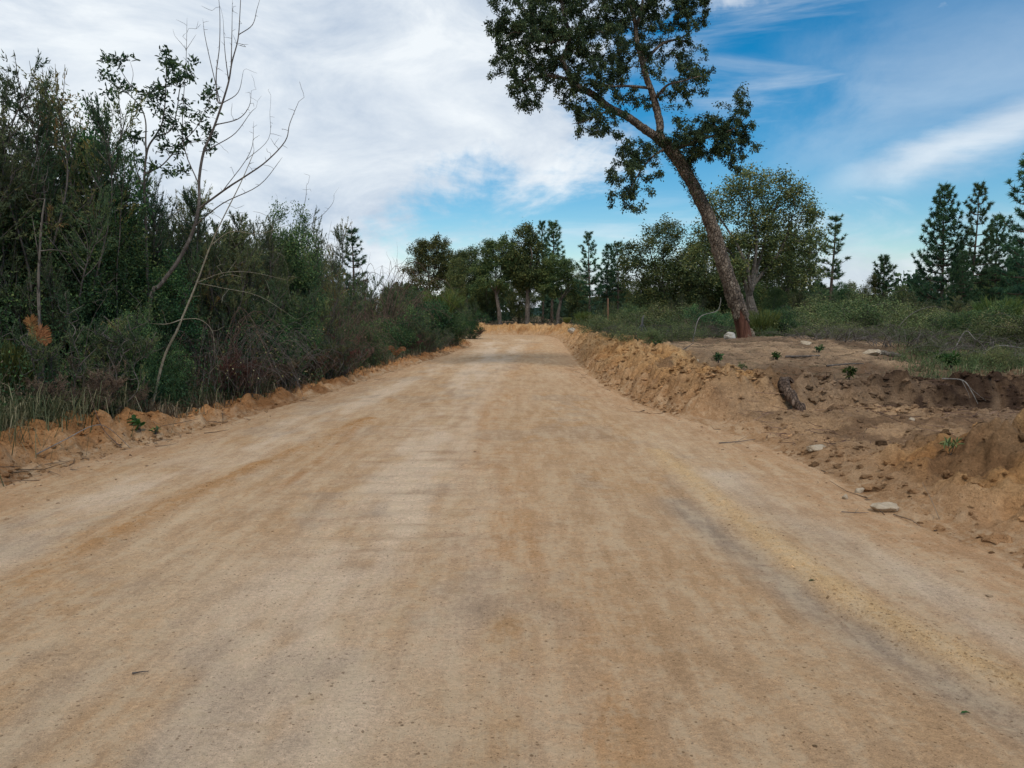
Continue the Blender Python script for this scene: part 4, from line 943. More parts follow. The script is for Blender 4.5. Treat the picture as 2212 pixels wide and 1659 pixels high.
# ------------------------------------------------------------------ left bank: tall heath and evergreen scrub
G_L = 'scrub on the left bank'
for kind, nm, px, Y, top, w, label, cat in [
    ('heath_a', 'heath_shrub', -130, 9.6, 40, .9, 'tall feathery heath just outside the left edge of the picture', 'shrub'),
    ('heath_a', 'heath_shrub', 22, 9.4, 62, .85, 'tallest feathery heath at the left edge of the picture', 'shrub'),
    ('heath_b', 'heath_shrub', 112, 9.9, 120, .75, 'second tall feathery heath from the left edge', 'shrub'),
    ('heath_b', 'heath_shrub', 60, 11.6, 210, .9, 'dark heath behind the two tallest ones at the left edge', 'shrub'),
    ('leafy_tall', 'evergreen_shrub', 178, 10.6, 165, .75, 'leafy evergreen with a drooping top between the tall heaths and the broad-leaved sapling', 'shrub'),
    ('heath_a', 'heath_shrub', 232, 11.4, 245, .7, 'thin pale heath beside the drooping evergreen', 'shrub'),
    ('heath_b', 'heath_shrub', 318, 11.6, 345, .8, 'dark heath behind the stem of the broad-leaved sapling', 'shrub'),
    ('heath_c', 'heath_shrub', 398, 12.2, 385, .8, 'heath behind the bare sapling trunk', 'shrub'),
    ('heath_b', 'heath_shrub', 470, 12.8, 400, .8, 'heath just right of the bare sapling trunk', 'shrub'),
    ('heath_a', 'heath_shrub', 552, 14.2, 425, .7, 'feathery heath with a rusty tip under the long bare branch', 'shrub'),
    ('leafy_tall', 'evergreen_shrub', 628, 14.6, 418, .7, 'loose leafy evergreen at the end of the long bare branch', 'shrub'),
    ('heath_b', 'heath_shrub', 676, 15.8, 440, .65, 'last tall heath before the bank drops to low scrub', 'shrub'),
    ('heath_c', 'heath_shrub', 610, 14.0, 545, .9, 'bluish green heath low in front of the loose evergreen', 'shrub'),
    ('heath_c', 'heath_shrub', 505, 12.4, 560, .8, 'brownish heath right of the pale leaning stem', 'shrub'),
    ('pine_c', 'young_conifer', 764, 22.5, 488, 1.25, 'thin young conifer with level branches above the low scrub', 'tree'),
    ('heath_c', 'heath_shrub', 735, 19.0, 560, .8, 'bushy heath at the foot of the thin young conifer', 'shrub'),
    ('tangle_bare', 'bare_thicket', 800, 22.0, 555, .8, 'bare reddish thicket right of the thin young conifer', 'shrub'),
    ('heath_c', 'heath_shrub', 830, 23.2, 602, .9, 'olive heath in the middle of the low scrub', 'shrub'),
    ('heath_b', 'heath_shrub', 872, 25.6, 598, .9, 'olive heath with a pointed top before the far oaks', 'shrub'),
    ('dense_b', 'evergreen_shrub', 910, 27.4, 612, 1.0, 'round green bush left of the yellowish bush near the bend', 'shrub'),
    ('broom', 'broom_shrub', 950, 29.5, 618, 1.2, 'yellowish green broom near the bend', 'shrub'),
    ('dense_a', 'evergreen_shrub', 962, 29.0, 640, 1.1, 'bright green bush under the yellowish broom near the bend', 'shrub'),
    ('heath_c', 'heath_shrub', 990, 32, 640, 1.0, 'olive bush second from the bend', 'shrub'),
    ('dense_b', 'heath_shrub', 1014, 36, 668, 1.0, 'brownish green bush at the very corner of the bend', 'shrub'),
    ('heath_b', 'heath_shrub', 1000, 39, 655, .9, 'dark heath behind the corner bush', 'shrub'),
    ('leafy_tall', 'evergreen_shrub', 70, 9.3, 400, 1.1, 'dark evergreen mass below the tallest heath at the left edge', 'shrub'),
    ('leafy_tall', 'evergreen_shrub', 170, 9.6, 440, 1.1, 'dark evergreen mass below the drooping evergreen', 'shrub'),
    ('leafy_tall', 'evergreen_shrub', 262, 9.8, 450, 1.0, 'dark evergreen below the broad-leaved sapling', 'shrub'),
    ('leafy_tall', 'evergreen_shrub', 345, 10.4, 520, 1.0, 'dark leafy bush left of the bare sapling foot', 'shrub'),
    ('dense_a', 'evergreen_shrub', 285, 8.9, 650, .62, 'tall part of the dark small-leaved bush at the soil edge', 'shrub'),
    ('dense_a', 'evergreen_shrub', 345, 9.25, 700, .8, 'broad dark small-leaved bush spilling onto the orange soil edge', 'shrub'),
    ('dense_a', 'evergreen_shrub', 252, 9.4, 590, .6, 'bright green-topped bush behind the dark small-leaved bush', 'shrub'),
    ('heath_low', 'heath_shrub', 155, 8.6, 640, .9, 'low grey-green heath behind the orange dead fern', 'shrub'),
    ('heath_a', 'heath_shrub', 92, 8.9, 500, .55, 'upright green heath between the dark masses at the left', 'shrub'),
    ('broom', 'broom_shrub', 5, 8.0, 720, .8, 'upright green broom at the left edge above the grass', 'shrub'),
    ('dense_b', 'evergreen_shrub', 560, 12.6, 640, .8, 'dark bush inside the brown tangle', 'shrub'),
    ('dense_a', 'evergreen_shrub', 640, 14.2, 620, .8, 'blue-green bush right of the brown tangle', 'shrub'),
    ('heath_low', 'heath_shrub', 600, 13.1, 745, .9, 'low dark heath at the road edge below the brown tangle', 'shrub'),
    ('heath_low', 'heath_shrub', 700, 15.6, 700, 1.0, 'low heath among the reddish brush', 'shrub'),
    ('dense_a', 'evergreen_shrub', 770, 19.0, 655, .9, 'dark bush behind the reddish brush', 'shrub'),
    ('dense_b', 'evergreen_shrub', 845, 22.5, 655, 1.0, 'dark bush with a hollow below it, halfway to the bend', 'shrub'),
    ('heath_c', 'heath_shrub', 885, 24.0, 660, 1.0, 'blue-green heath right of the hollow, halfway to the bend', 'shrub'),
    ('heath_low', 'heath_shrub', 925, 26.2, 690, 1.1, 'low blue-green heath at the road edge near the bend', 'shrub'),
    ('heath_low', 'heath_shrub', 975, 31, 690, 1.1, 'low olive heath at the road edge next to the corner bush', 'shrub')]:
    rustm = None
    place(kind, px, Y, top=top, w=w, name=nm, label=label, cat=cat, group=G_L, sink=.05, left={'dense_a': 1.3, 'dense_b': 1.5, 'heath_low': 1.1, 'pine_c': 2.5}.get(kind, 1.8) - (.35 if px > 450 else 0))
# bushes behind the front ones, closing the bank
k = 0
for (px, Y, top) in [(-60, 12, 260), (30, 13, 330), (150, 13, 300), (250, 14, 420), (350, 14, 440), (430, 15, 450), (520, 16, 470), (600, 17, 480), (660, 18, 500), (720, 21, 575), (790, 25, 600), (850, 28, 615), (905, 32, 620), (960, 36, 640), (-250, 9, 150), (-300, 12, 150)]:
    place(['heath_b', 'heath_c', 'heath_a'][k % 3], px, Y, top=top, w=1.0, name='heath_shrub', label='dark heath in the back rows of the left bank, mostly hidden', cat='shrub', group='back rows of the left bank', sink=.1, left=3.2); k += 1
# tangles, reddish brush, bracken
for kind, nm, px, Y, h, w, label, mats in [
    ('tangle_a', 'bramble_tangle', 470, 10.9, 1.35, .95, 'brown arching tangle with pale leaves right of the pale leaning stem', None),
    ('tangle_a', 'bramble_tangle', 560, 12.2, 1.4, 1.0, 'golden brown arching tangle in the middle of the left bank', None),
    ('tangle_bare', 'bare_thicket', 440, 11.6, 1.7, .8, 'purplish bare thicket behind the pale leaning stem', None),
    ('tangle_bare', 'bare_thicket', 690, 16.8, 1.9, .9, 'purplish bare thicket below the last tall heath', None),
    ('tangle_bare', 'bare_thicket', 745, 18.5, 1.7, .9, 'brown bare thicket beside the reddish brush', None),
    ('tangle_b', 'bramble_tangle', 150, 9.0, .6, .8, 'rust brown twiggy brush behind the left-hand grass', None),
    ('tangle_b', 'bramble_tangle', 410, 9.9, .8, .8, 'dark red twiggy brush at the foot of the pale leaning stem', None),
    ('tangle_b', 'bramble_tangle', 520, 11.6, .7, .9, 'brown twiggy brush hanging over the soil edge', None),
    ('tangle_bare', 'bare_thicket', 870, 25.5, 1.3, .8, 'pale dead twigs near the hollow halfway to the bend', None)]:
    place(kind, px, Y, h=h, w=w, name=nm, label=label, cat='shrub', group='tangles on the left bank', mats=mats, sink=.03, left=1.45 - (.35 if px > 450 else 0))
for px, Y, h, w, label in [
    (655, 14.3, 1.0, 1.0, 'reddish dead brush left of the red patch on the left bank'), (705, 16.2, 1.15, 1.1, 'reddest dead brush patch on the left bank'), (745, 17.6, .9, 1.2, 'orange-brown dead brush right of the red patch'),
    (800, 20.2, .8, 1.3, 'brown dead brush at the road edge, third patch towards the bend'), (862, 23.6, 1.0, 1.2, 'reddish dead brush below the blue-green heath near the bend'), (905, 25.6, .8, 1.3, 'brown dead brush at the road edge near the bend'),
    (1020, 37.5, .8, 1.5, 'brown dead brush at the corner of the bend'), (490, 12.0, .9, 1.1, 'rusty reddish brush right of the pale leaning stem foot'), (590, 13.6, .9, 1.2, 'straw brown brush at the road edge before the red patch'), (150, 9.0, .8, 1.0, 'brown brush patch behind the left-hand grass'), (230, 10.0, .7, 1.0, 'brown dry brush between the grass and the dark small-leaved bush'), (955, 29.5, .7, 1.4, 'thin brown brush at the road edge before the corner')]:
    place('heath_low', px, Y, h=h, w=w, name='dead_brush', label=label, cat='shrub', group='dead brush on the left bank', mats={'foliage': M_RED if 'red' in label.split('brush')[0] else M_BROWN, 'stems': M_REDTW}, sink=.03, left=.85)

def hand_tree(name, label, cat, Y, foot_px, lines, r, mat, twigs=0, seed=0, lmat=None, group=None, leafpts=None, leaf=(.07, .026), per=14, tw_len=(.15, .4), r_tip=.0025, lk='leaf'):
    """a plant laid out limb by limb: lines[0] is the stem from its foot"""
    rng = np.random.default_rng(seed); T = Tree(rng)
    fx, fy = at(foot_px, 675, Y)[:2]; base_p = np.array((fx, fy, gh(fx, fy) - .05))
    allids = []
    for li, ln in enumerate(lines):
        P = disp(ln[0], Y)
        if li == 0:
            pts = spline(np.vstack([[base_p], P]), 5); ids = T.path(-1, pts, np.linspace(ln[1], ln[2], len(pts)))
        else:
            j = allids[int(np.argmin([np.sum((T.P[i] - P[0]) ** 2) for i in allids]))]
            pts = spline(np.vstack([[T.P[j]], P[1:] if len(P) > 1 else P]), 5)[1:]; ids = T.path(j, pts, np.linspace(min(ln[1], T.r[j] * .9), ln[2], len(pts)))
        allids += ids
    if twigs:
        tg = []; cand = [i for i in allids if T.r[i] < r * .6]
        for _ in range(twigs):
            i = cand[rng.integers(len(cand))]; pd = unit(T.P[i] - T.P[T.par[i]])
            d = unit(pd * .9 + np.array((0, 0, .6)) + rng.normal(0, .33, 3)); tg.append(T.P[i] + d * rng.uniform(*tw_len))
        T.grow(tg, .07, .1, -.1, .02, .3)
    lp = None
    if leafpts is not None:
        n0 = len(T.tips); lp = np.array([at(p[0], p[1], Y + rng.normal(0, .25)) for p in leafpts]); T.grow(lp, .1, .15, -.1, .03, .5); tips = T.tips[n0:]
    T.radii(r_tip, .42)
    root = empty(name, base_p); tag(root, label, cat, group)
    mb = MB(); T.tubes(mb, 8, 4, .012, 0); obj('trunk', mb.build('trunk', mat, True, base_p), root)
    if lp is not None:
        mb = MB(); T.tips = tips; spray(T, mb, per, leaf[0], leaf[1], lk, .8, .045, .8, .1, tvar=.28); obj('crown', mb.build('crown', lmat, True, base_p), root)
    return root
c1 = lambda *pts: [(p[0] * .3384, p[1] * .3384, *(p[2:])) for p in pts]
hand_tree('bare_sapling', 'tall leafless sapling leaning right with long bare branches against the clouds', 'tree', 11.8, 268, [
    ([(325, 648), (344, 618), (385, 563), (416, 501), (430, 440), (430, 389), (440, 328), (460, 281), (480, 223), (494, 176), (501, 135), (514, 85), (518, 34), (521, -30)], .036, .004),
    ([(478, 225), (470, 217, .1), (467, 162, .15), (474, 101, .2), (475, 34, .2), (472, -10, .2)], .012, .003), ([(494, 178), (486, 112, -.1), (482, 41, -.1)], .008, .002), ([(499, 140), (501, 68, .1), (502, -5, .1)], .008, .002),
    ([(516, 72), (545, 54, -.1), (555, 20, -.1), (562, -4, -.1)], .008, .002), ([(483, 220), (514, 200, -.2), (526, 152, -.3)], .008, .002), ([(462, 275), (514, 257, -.2), (538, 230, -.3), (543, 196, -.35)], .009, .002),
    ([(442, 325), (464, 315, .1), (508, 288, .2), (541, 244, .3), (553, 233, .3)], .010, .002), ([(430, 448), (491, 406, -.2), (528, 382, -.4), (575, 349, -.5), (616, 305, -.6), (626, 267, -.6), (645, 220, -.6)], .016, .003),
    ([(470, 212), (445, 90, .2), (438, 40, .2)], .007, .002), ([(432, 400), (395, 300, .3), (402, 130, .4), (404, 38, .4)], .009, .002), ([(402, 100, .4), (378, 78, .4)], .004, .002), ([(403, 102, .4), (424, 74, .4)], .004, .002),
    ([(420, 490), (480, 440, -.3), (560, 400, -.5), (610, 340, -.6)], .010, .003), ([(500, 404), (540, 330, -.3), (548, 262, -.3)], .006, .002), ([(560, 362), (580, 300, -.4), (583, 240, -.4)], .006, .002)],
    .048, M_TWIG, 170, 5, tw_len=(.12, .45))
hand_tree('leaning_stem', 'pale smooth leafless stem leaning right in front of the brown tangle', 'tree', 10.9, 311, [
    ([(352, 780), (381, 717), (396, 681), (425, 611), (455, 530), (480, 475), (520, 395), (548, 330)], .021, .004), ([(430, 605), (480, 590, -.1), (540, 588, -.2), (620, 605, -.2)], .005, .0015), ([(427, 620), (480, 622), (560, 640, -.1), (640, 690, -.1)], .0045, .0015),
    ([(398, 690), (430, 690, -.2), (458, 715, -.3), (464, 770, -.3)], .006, .002), ([(396, 690), (360, 700, -.2), (320, 698, -.2)], .007, .002), ([(455, 532), (500, 500), (560, 505), (640, 480)], .006, .002)],
    .026, M_PALE, 70, 6, tw_len=(.15, .45))
hand_tree('broadleaf_sapling', 'sapling with dark glossy leaf clusters against the sky left of the bare sapling', 'tree', 12.2, 318, [
    (c1((935, 1560), (925, 1300), (920, 1150), (940, 960), (990, 870), (1030, 800), (1050, 700), (1060, 520), (1060, 380)), .024, .006),
    (c1((930, 1000), (930, 900), (930, 780), (900, 690), (820, 600), (700, 520, -.2), (640, 470, -.2)), .014, .003), (c1((1000, 870), (1090, 830), (1130, 700), (1150, 560), (1200, 480), (1240, 400)), .012, .003),
    (c1((935, 1100), (1040, 1050), (1150, 920), (1250, 820), (1320, 680), (1360, 580)), .012, .003), (c1((920, 1200), (860, 1050), (860, 900)), .010, .003), (c1((1050, 640), (960, 600), (850, 560), (760, 430), (730, 380)), .008, .003),
    (c1((840, 590), (850, 480), (830, 390)), .005, .002), (c1((1150, 930), (1280, 900), (1350, 890)), .006, .002), (c1((930, 1180), (760, 1100), (690, 1050)), .006, .002)],
    .028, M_TWIG, 0, 7, M_ARB, leafpts=c1((690, 380), (660, 360), (700, 400), (740, 380), (760, 400), (830, 380), (840, 420), (640, 450), (660, 480), (720, 500), (700, 490), (780, 540), (750, 560), (850, 570), (820, 550), (670, 610), (710, 620), (930, 600), (900, 640), (1000, 560), (960, 590), (1060, 340), (1040, 380), (1080, 390), (1050, 430), (1110, 420), (1130, 400), (1150, 500), (1170, 480), (1240, 390), (1230, 480), (1210, 500), (1020, 620), (1060, 600), (1000, 690), (980, 660), (1080, 720), (1060, 760), (880, 680), (850, 710), (1180, 640), (1190, 700), (1150, 720), (1350, 570), (1360, 600), (1320, 650), (1300, 620), (1370, 700), (1260, 730), (1240, 760), (1290, 780), (1320, 800), (1200, 820), (1180, 830), (850, 870), (880, 900), (820, 880), (870, 850), (1030, 850), (1010, 880), (1100, 790), (1110, 800), (1040, 950), (1060, 920), (1130, 950), (1150, 930), (1190, 900), (1290, 890), (1350, 860), (1350, 930), (1340, 960), (1100, 1080), (1200, 1090), (1050, 1100), (1150, 1000), (680, 1040), (640, 1030), (700, 1070), (980, 1060), (920, 1050), (1120, 530), (1090, 500), (950, 620), (1030, 560)), leaf=(.082, .033), per=26, r_tip=.0035)
for (nm, px, Y, ln, rr, mt_, label) in [
    ('bare_sapling', 250, 11.2, [([(252, 620), (258, 520), (262, 440), (270, 330), (255, 280)], .012, .002), ([(262, 420), (235, 330), (232, 240)], .006, .002)], .012, M_TWIG, 'thin bare stem between the drooping evergreen and the broad-leaved sapling'),
    ('bare_sapling', 86, 9.6, [([(84, 660), (85, 560), (90, 480), (97, 430)], .022, .009), ([(86, 540), (118, 540), (150, 545)], .008, .002), ([(85, 560), (78, 520), (70, 470)], .01, .002)], .022, M_BARK, 'grey bare trunk among the dark evergreens at the left'),
    ('bare_sapling', 182, 9.7, [([(182, 840), (184, 760), (200, 690), (230, 640)], .006, .002)], .006, M_TWIG, 'thin curved bare stem rising out of the left-hand grass'),
    ('bare_sapling', 640, 17.6, [([(650, 620), (640, 560), (645, 500), (660, 430), (662, 400)], .014, .003), ([(645, 505), (690, 470), (718, 440), (722, 420)], .007, .002), ([(642, 560), (612, 520), (600, 440)], .007, .002)], .014, M_TWIG, 'thin bare stem standing through the loose evergreen'),
    ('bare_sapling', 700, 20.5, [([(702, 640), (698, 600), (705, 540), (712, 500)], .016, .003), ([(700, 590), (735, 540), (760, 500)], .006, .002)], .016, M_DEAD, 'pale dead stem left of the thin young conifer')]:
    hand_tree(nm, label, 'tree', Y, px, ln, rr, mt_, 22, int(px), group='thin bare saplings on the left bank')

def fern(px, py, Y, fronds, label, mat):
    rng = np.random.default_rng(int(px) + 3); b = at(px, py, Y); root = empty('dead_fern' if mat is M_FERN else 'fern', b); tag(root, label, 'fern')
    x, y = b[:2]
    for f in fronds:
        mb = MB(); e = np.array((f[0], f[1], f[2])); pts = spline([(0, 0, 0), e * .5 + np.array((0, 0, .12)), e], 8); tube(mb, pts, np.linspace(.005, .0015, len(pts)), 4, .5)
        t = np.linspace(.12, 1, 54); i = np.minimum((t * (len(pts) - 1)).astype(int), len(pts) - 2); w = (t * (len(pts) - 1) - i)[:, None]; P = pts[i] * (1 - w) + pts[i + 1] * w; d = unit(pts[i + 1] - pts[i])
        sd = unit(np.cross(d, (0.0, -1.0, .3)))
        for s in (-1, 1): leaves(mb, P, sd * s + d * .45 + rng.normal(0, .12, P.shape), np.cross(sd, d), .085 * np.sin(np.pi * (1 - t * .92)) ** .7 + .01, .010, 'quad', rng.random(54))
        obj('frond', mb.build('frond', mat), root)
fern(75, 745, 9.0, [(-.05, 0, .28), (.22, -.1, .02), (.12, .05, .1)], 'orange dead fern hanging in the dark scrub at the left', M_FERN)
fern(855, 772, 23.5, [(.3, 0, .25), (-.2, -.1, .3), (.1, -.2, .2)], 'rusty dead fern at the road edge halfway to the bend', M_FERN)

# grass on the left bank
def grass(name, label, pts, mat, hh, seed, n_per=16, spread=.16, wd=.006):
    rng = np.random.default_rng(seed); pts = np.asarray(pts); n = len(pts) * n_per
    P = np.repeat(pts, n_per, 0); P = P + np.concatenate([rng.normal(0, spread, (n, 2))], 1); z = ghv(P[:, 0], P[:, 1]) - .02
    B = np.concatenate([P, z[:, None]], 1); a = rng.uniform(0, 6.283, n); H = hh * rng.uniform(.45, 1.15, n) * np.repeat(rng.uniform(.6, 1.1, len(pts)), n_per); ln = rng.uniform(.3, 1.35, n)
    d = np.stack([np.cos(a), np.sin(a), np.zeros(n)], 1); s = np.stack([-np.sin(a), np.cos(a), np.zeros(n)], 1); up = np.array((0, 0, 1.))
    w = wd * rng.uniform(.6, 1.4, n)[:, None]; m1 = B + d * (H * ln * .28)[:, None] + up * (H * .6)[:, None]; t1 = B + d * (H * ln * .85)[:, None] + up * (H * (1 - .45 * ln))[:, None]
    V = np.stack([B - s * w, B + s * w, m1 + s * w * .8, m1 - s * w * .8, t1], 1).reshape(-1, 3); o = np.arange(n) * 5
    tn = np.clip(np.repeat(rng.normal(.40, .24, len(pts)), n_per) + rng.normal(0, .14, n), 0, 1)
    mb = MB(); mb.add(V, tris=np.stack([o + 3, o + 2, o + 4], 1), quads=np.stack([o, o + 1, o + 2, o + 3], 1), tone=np.repeat(tn, 5))
    tag(obj(name, mb.build(name, mat)), label, 'grass', kind='stuff')
def band(rng, n, y0, y1, d0, d1, side='L', pw=1.6):
    out = []; line = LEFT if side == 'L' else RIGHT
    ys_, xs_ = np.array([p[1] for p in line]), np.array([p[0] for p in line]); k = (ys_ > -6) & (ys_ < 41)
    y = y0 + (y1 - y0) * rng.random(n) ** pw; x = np.interp(y, ys_[k], xs_[k]); d = rng.uniform(d0, d1, n)
    return np.stack([x - d if side == 'L' else x + d, y], 1)
rg = np.random.default_rng(201)
grass('grass', 'long dry grass on the left bank behind the soil edge', np.concatenate([band(rg, 520, 4.5, 10.2, .68, 2.2, pw=1.0), band(rg, 260, 10, 30, .8, 1.8)]), M_GRASS, .60, 1, 22, .2, .0045)
grass('grass', 'short brown grass trailing over the soil edge further along the left bank', band(rg, 700, 10.5, 39, .6, 1.4), M_BROWN, .34, 2, 14, .14, .005)

# mixed undergrowth that closes the bank
def undergrowth(name, label, pts, seed, mat, hh=(.3, 1.0), k=46, L=.045, wd=.016):
    rng = np.random.default_rng(seed); pts = np.asarray(pts); z = ghv(pts[:, 0], pts[:, 1]); mb = MB(); n = len(pts)
    H = rng.uniform(*hh, n); c = np.concatenate([pts, z[:, None]], 1)
    P = np.repeat(c, k, 0); r = np.repeat(H, k); P = P + np.stack([rng.normal(0, .17, n * k), rng.normal(0, .17, n * k), r * rng.random(n * k)], 1)
    D = rng.normal(0, .6, P.shape) + np.array((0, 0, .6))
    leaves(mb, P, D, rng.normal(size=P.shape), L * rng.uniform(.6, 1.5, len(P)), wd, 'quad', np.clip(np.repeat(rng.normal(.42, .17, n), k) + rng.normal(0, .14, n * k), 0, 1))
    for i in range(n):
        for q in range(2):
            e = c[i] + np.array((rng.normal(0, .15), rng.normal(0, .15), H[i] * 1.05)); tube(mb, np.array([c[i] + rng.normal(0, .05, 3) * np.array((1, 1, 0)), c[i] * .5 + e * .5 + rng.normal(0, .04, 3), e]), np.array((.006, .004, .002)), 3, .5)
    tag(obj(name, mb.build(name, mat)), label, 'undergrowth', kind='stuff')
undergrowth('undergrowth', 'dark mixed undergrowth filling the left bank', np.concatenate([band(rg, 460, 5, 14, 1.5, 4.5, pw=1.0), band(rg, 600, 12, 40, 1.3, 4.0, pw=1.2)]), 5, M_HEATH, (.3, 1.1))
undergrowth('undergrowth', 'brown twiggy undergrowth along the left bank', np.concatenate([band(rg, 200, 6, 14, 1.2, 3.0, pw=1.0), band(rg, 460, 12, 40, 1.0, 2.4, pw=1.2)]), 6, M_BROWN, (.2, .75))

undergrowth('undergrowth', 'leafy dark green undergrowth along the foot of the left bank', np.concatenate([band(rg, 420, 5, 12, 1.0, 3.4, pw=1.0), band(rg, 620, 11, 40, .7, 2.6, pw=1.2)]), 7, M_DENSE, (.25, 1.15), 64, .045, .022)
# ------------------------------------------------------------------ right side: low scrub behind the berm
G_R = 'low scrub right of the road'
rows = [
    ('broom', 'broom_shrub', 1262, 45, 676, 1.3, 'bright yellow-green broom bush at the start of the right berm', 'shrub'),
    ('broom_b', 'broom_shrub', 1225, 52, 690, 1.2, 'dull green broom bush left of the bright yellow-green one', 'shrub'),
    ('dense_a', 'evergreen_shrub', 1362, 37, 655, 1.2, 'dark green rounded bush right of the wooden stake', 'shrub'),
    ('scrub_a', 'scrub_bush', 1300, 33, 690, 1.5, 'grey-green bush on the berm below the wooden stake', 'shrub'),
    ('scrub_b', 'scrub_bush', 1345, 31, 682, 1.4, 'brownish bush left of the grey dead stump', 'shrub'),
    ('scrub_a', 'scrub_bush', 1395, 30, 672, 1.3, 'grey-green bush straight behind the grey dead stump', 'shrub'),
    ('scrub_b', 'scrub_bush', 1440, 29, 664, 1.2, 'green bush below the dense olive oak, left half', 'shrub'),
    ('scrub_a', 'scrub_bush', 1488, 28, 660, 1.2, 'green bush below the dense olive oak, right half', 'shrub'),
    ('dense_b', 'evergreen_shrub', 1530, 26, 668, 1.0, 'dark green bush just left of the stripped trunk', 'shrub'),
    ('scrub_c', 'scrub_bush', 1330, 25.5, 715, 1.5, 'low reddish-brown bush nearest to the berm crest', 'shrub'),
    ('scrub_c', 'scrub_bush', 1385, 24, 716, 1.4, 'low brown bush in front of the grey dead stump', 'shrub'),
    ('scrub_a', 'scrub_bush', 1420, 21, 735, 1.2, 'small dark bush nearest the road behind the berm', 'shrub'),
    ('scrub_c', 'scrub_bush', 1470, 23.5, 705, 1.2, 'low bush left of the thin curved dead branch', 'shrub'),
    ('dense_a', 'evergreen_shrub', 1692, 26, 655, 1.05, 'darkest round bush right of the stripped trunk', 'shrub'),
    ('broom_b', 'broom_shrub', 1645, 25.5, 672, 1.1, 'pale green broom touching the right side of the stripped trunk', 'shrub'),
    ('scrub_a', 'scrub_bush', 1742, 27, 660, 1.3, 'grey-green bush right of the darkest round bush', 'shrub'),
    ('scrub_b', 'scrub_bush', 1790, 30, 648, 1.3, 'green bush under the free-standing ragged pine', 'shrub'),
    ('scrub_a', 'scrub_bush', 1840, 28, 640, 1.2, 'tall olive bush left of the dead brush heap', 'shrub'),
    ('scrub_b', 'scrub_bush', 1885, 31, 628, 1.2, 'tall olive bush behind the dead brush heap', 'shrub'),
    ('scrub_a', 'scrub_bush', 1930, 28, 655, 1.3, 'mid-green bush above the long fallen branch', 'shrub'),
    ('scrub_b', 'scrub_bush', 1975, 26, 665, 1.3, 'grey bush below the full pine, left', 'shrub'),
    ('scrub_a', 'scrub_bush', 2030, 25, 668, 1.3, 'grey bush below the full pine, right', 'shrub'),
    ('scrub_c', 'scrub_bush', 2080, 23, 678, 1.3, 'low grey bush left of the dark bush at the right', 'shrub'),
    ('dense_b', 'evergreen_shrub', 2110, 22, 660, 1.1, 'dark bush with an open foot near the right edge', 'shrub'),
    ('broom', 'broom_shrub', 2160, 25, 640, 1.2, 'green broom above the dark bush near the right edge', 'shrub'),
    ('dense_b', 'evergreen_shrub', 2185, 19, 672, 1.1, 'dark grey-green bush at the right edge of the picture', 'shrub'),
    ('scrub_a', 'scrub_bush', 2240, 18, 660, 1.2, 'grey bush just past the right edge', 'shrub'),
    ('scrub_c', 'scrub_bush', 1790, 23.5, 690, 1.2, 'low grey bush behind the fallen log', 'shrub'),
    ('scrub_c', 'scrub_bush', 1850, 22, 700, 1.2, 'low grey bush behind the flat pale rock', 'shrub'),
    ('scrub_c', 'scrub_bush', 1600, 27, 672, 1.2, 'bush hidden behind the foot of the leaning trunk', 'shrub'),
    ('heath_c', 'heath_shrub', 1330, 40, 655, 1.0, 'brownish heath behind the wooden stake', 'shrub'),
    ('heath_c', 'heath_shrub', 1480, 34, 635, 1.0, 'tall heath between the dense olive oak and the leaning trunk', 'shrub'),
    ('heath_c', 'heath_shrub', 1725, 36, 622, 1.2, 'tall heath right of the pale forked trunk', 'shrub'),
    ('heath_c', 'heath_shrub', 1775, 40, 622, 1.2, 'tall heath below the slender ragged pine', 'shrub'),
    ('heath_c', 'heath_shrub', 1960, 36, 630, 1.3, 'tall heath left of the full pine foot', 'shrub'),
    ('heath_c', 'heath_shrub', 2060, 33, 640, 1.3, 'tall heath in front of the full pine foot', 'shrub'),
    ('leafy_tall', 'evergreen_shrub', 1820, 40, 612, 1.2, 'leafy tall bush between the free-standing pines and the olive tree', 'shrub'),
    ('leafy_tall', 'evergreen_shrub', 1670, 34, 610, .9, 'leafy tall bush close right of the pale forked trunk', 'shrub'),
    ('tangle_bare', 'bare_thicket', 1510, 24, 690, 1.0, 'bare brown thicket left of the white stone', 'shrub'),
    ('tangle_bare', 'bare_thicket', 1350, 27, 700, 1.0, 'bare reddish thicket on the berm below the brownish bush', 'shrub')]
for kind, nm, px, Y, top, w, label, cat in rows:
    place(kind, px, Y, top=top - (14 if kind.startswith(('scrub', 'dense')) else 6), w=w * 1.05, name=nm, label=label, cat=cat, group=G_R, sink=.04)
rx_ = np.random.default_rng(77)
pts = []
while len(pts) < 1500:
    x = rx_.uniform(3, 30); y = rx_.uniform(19, 52)
    d = math.hypot((x - 6.6) / 1.4, y - 19)
    if x / y < .72 and d > 4.2: pts.append((x, y))
pts = np.array(pts); _, mm = land(pts[:, 0], pts[:, 1]); pts = pts[mm['right'] & (mm['dr'] > 2.0)]
undergrowth('undergrowth', 'low grey-green undergrowth across the clearing', pts, 15, M_SCRUB, (.2, .85), 50, .05, .022)
undergrowth('undergrowth', 'dry brown undergrowth across the clearing', pts[::3] + .3, 16, M_BROWN, (.15, .5), 40, .05, .012)
pts2 = np.stack([rx_.uniform(6.6, 15, 520), rx_.uniform(12.9, 20, 520)], 1); pts2 = pts2[pts2[:, 0] / pts2[:, 1] > .50]
grass('grass', 'sparse grey-green grass and weeds above the dark soil lip at the right', pts2, M_GRASS, .22, 8, 14, .16, .005)
undergrowth('undergrowth', 'grey twiggy ground cover above the dark soil lip at the right', pts2 + .1, 17, M_SCRUB, (.12, .4), 40, .035, .012)

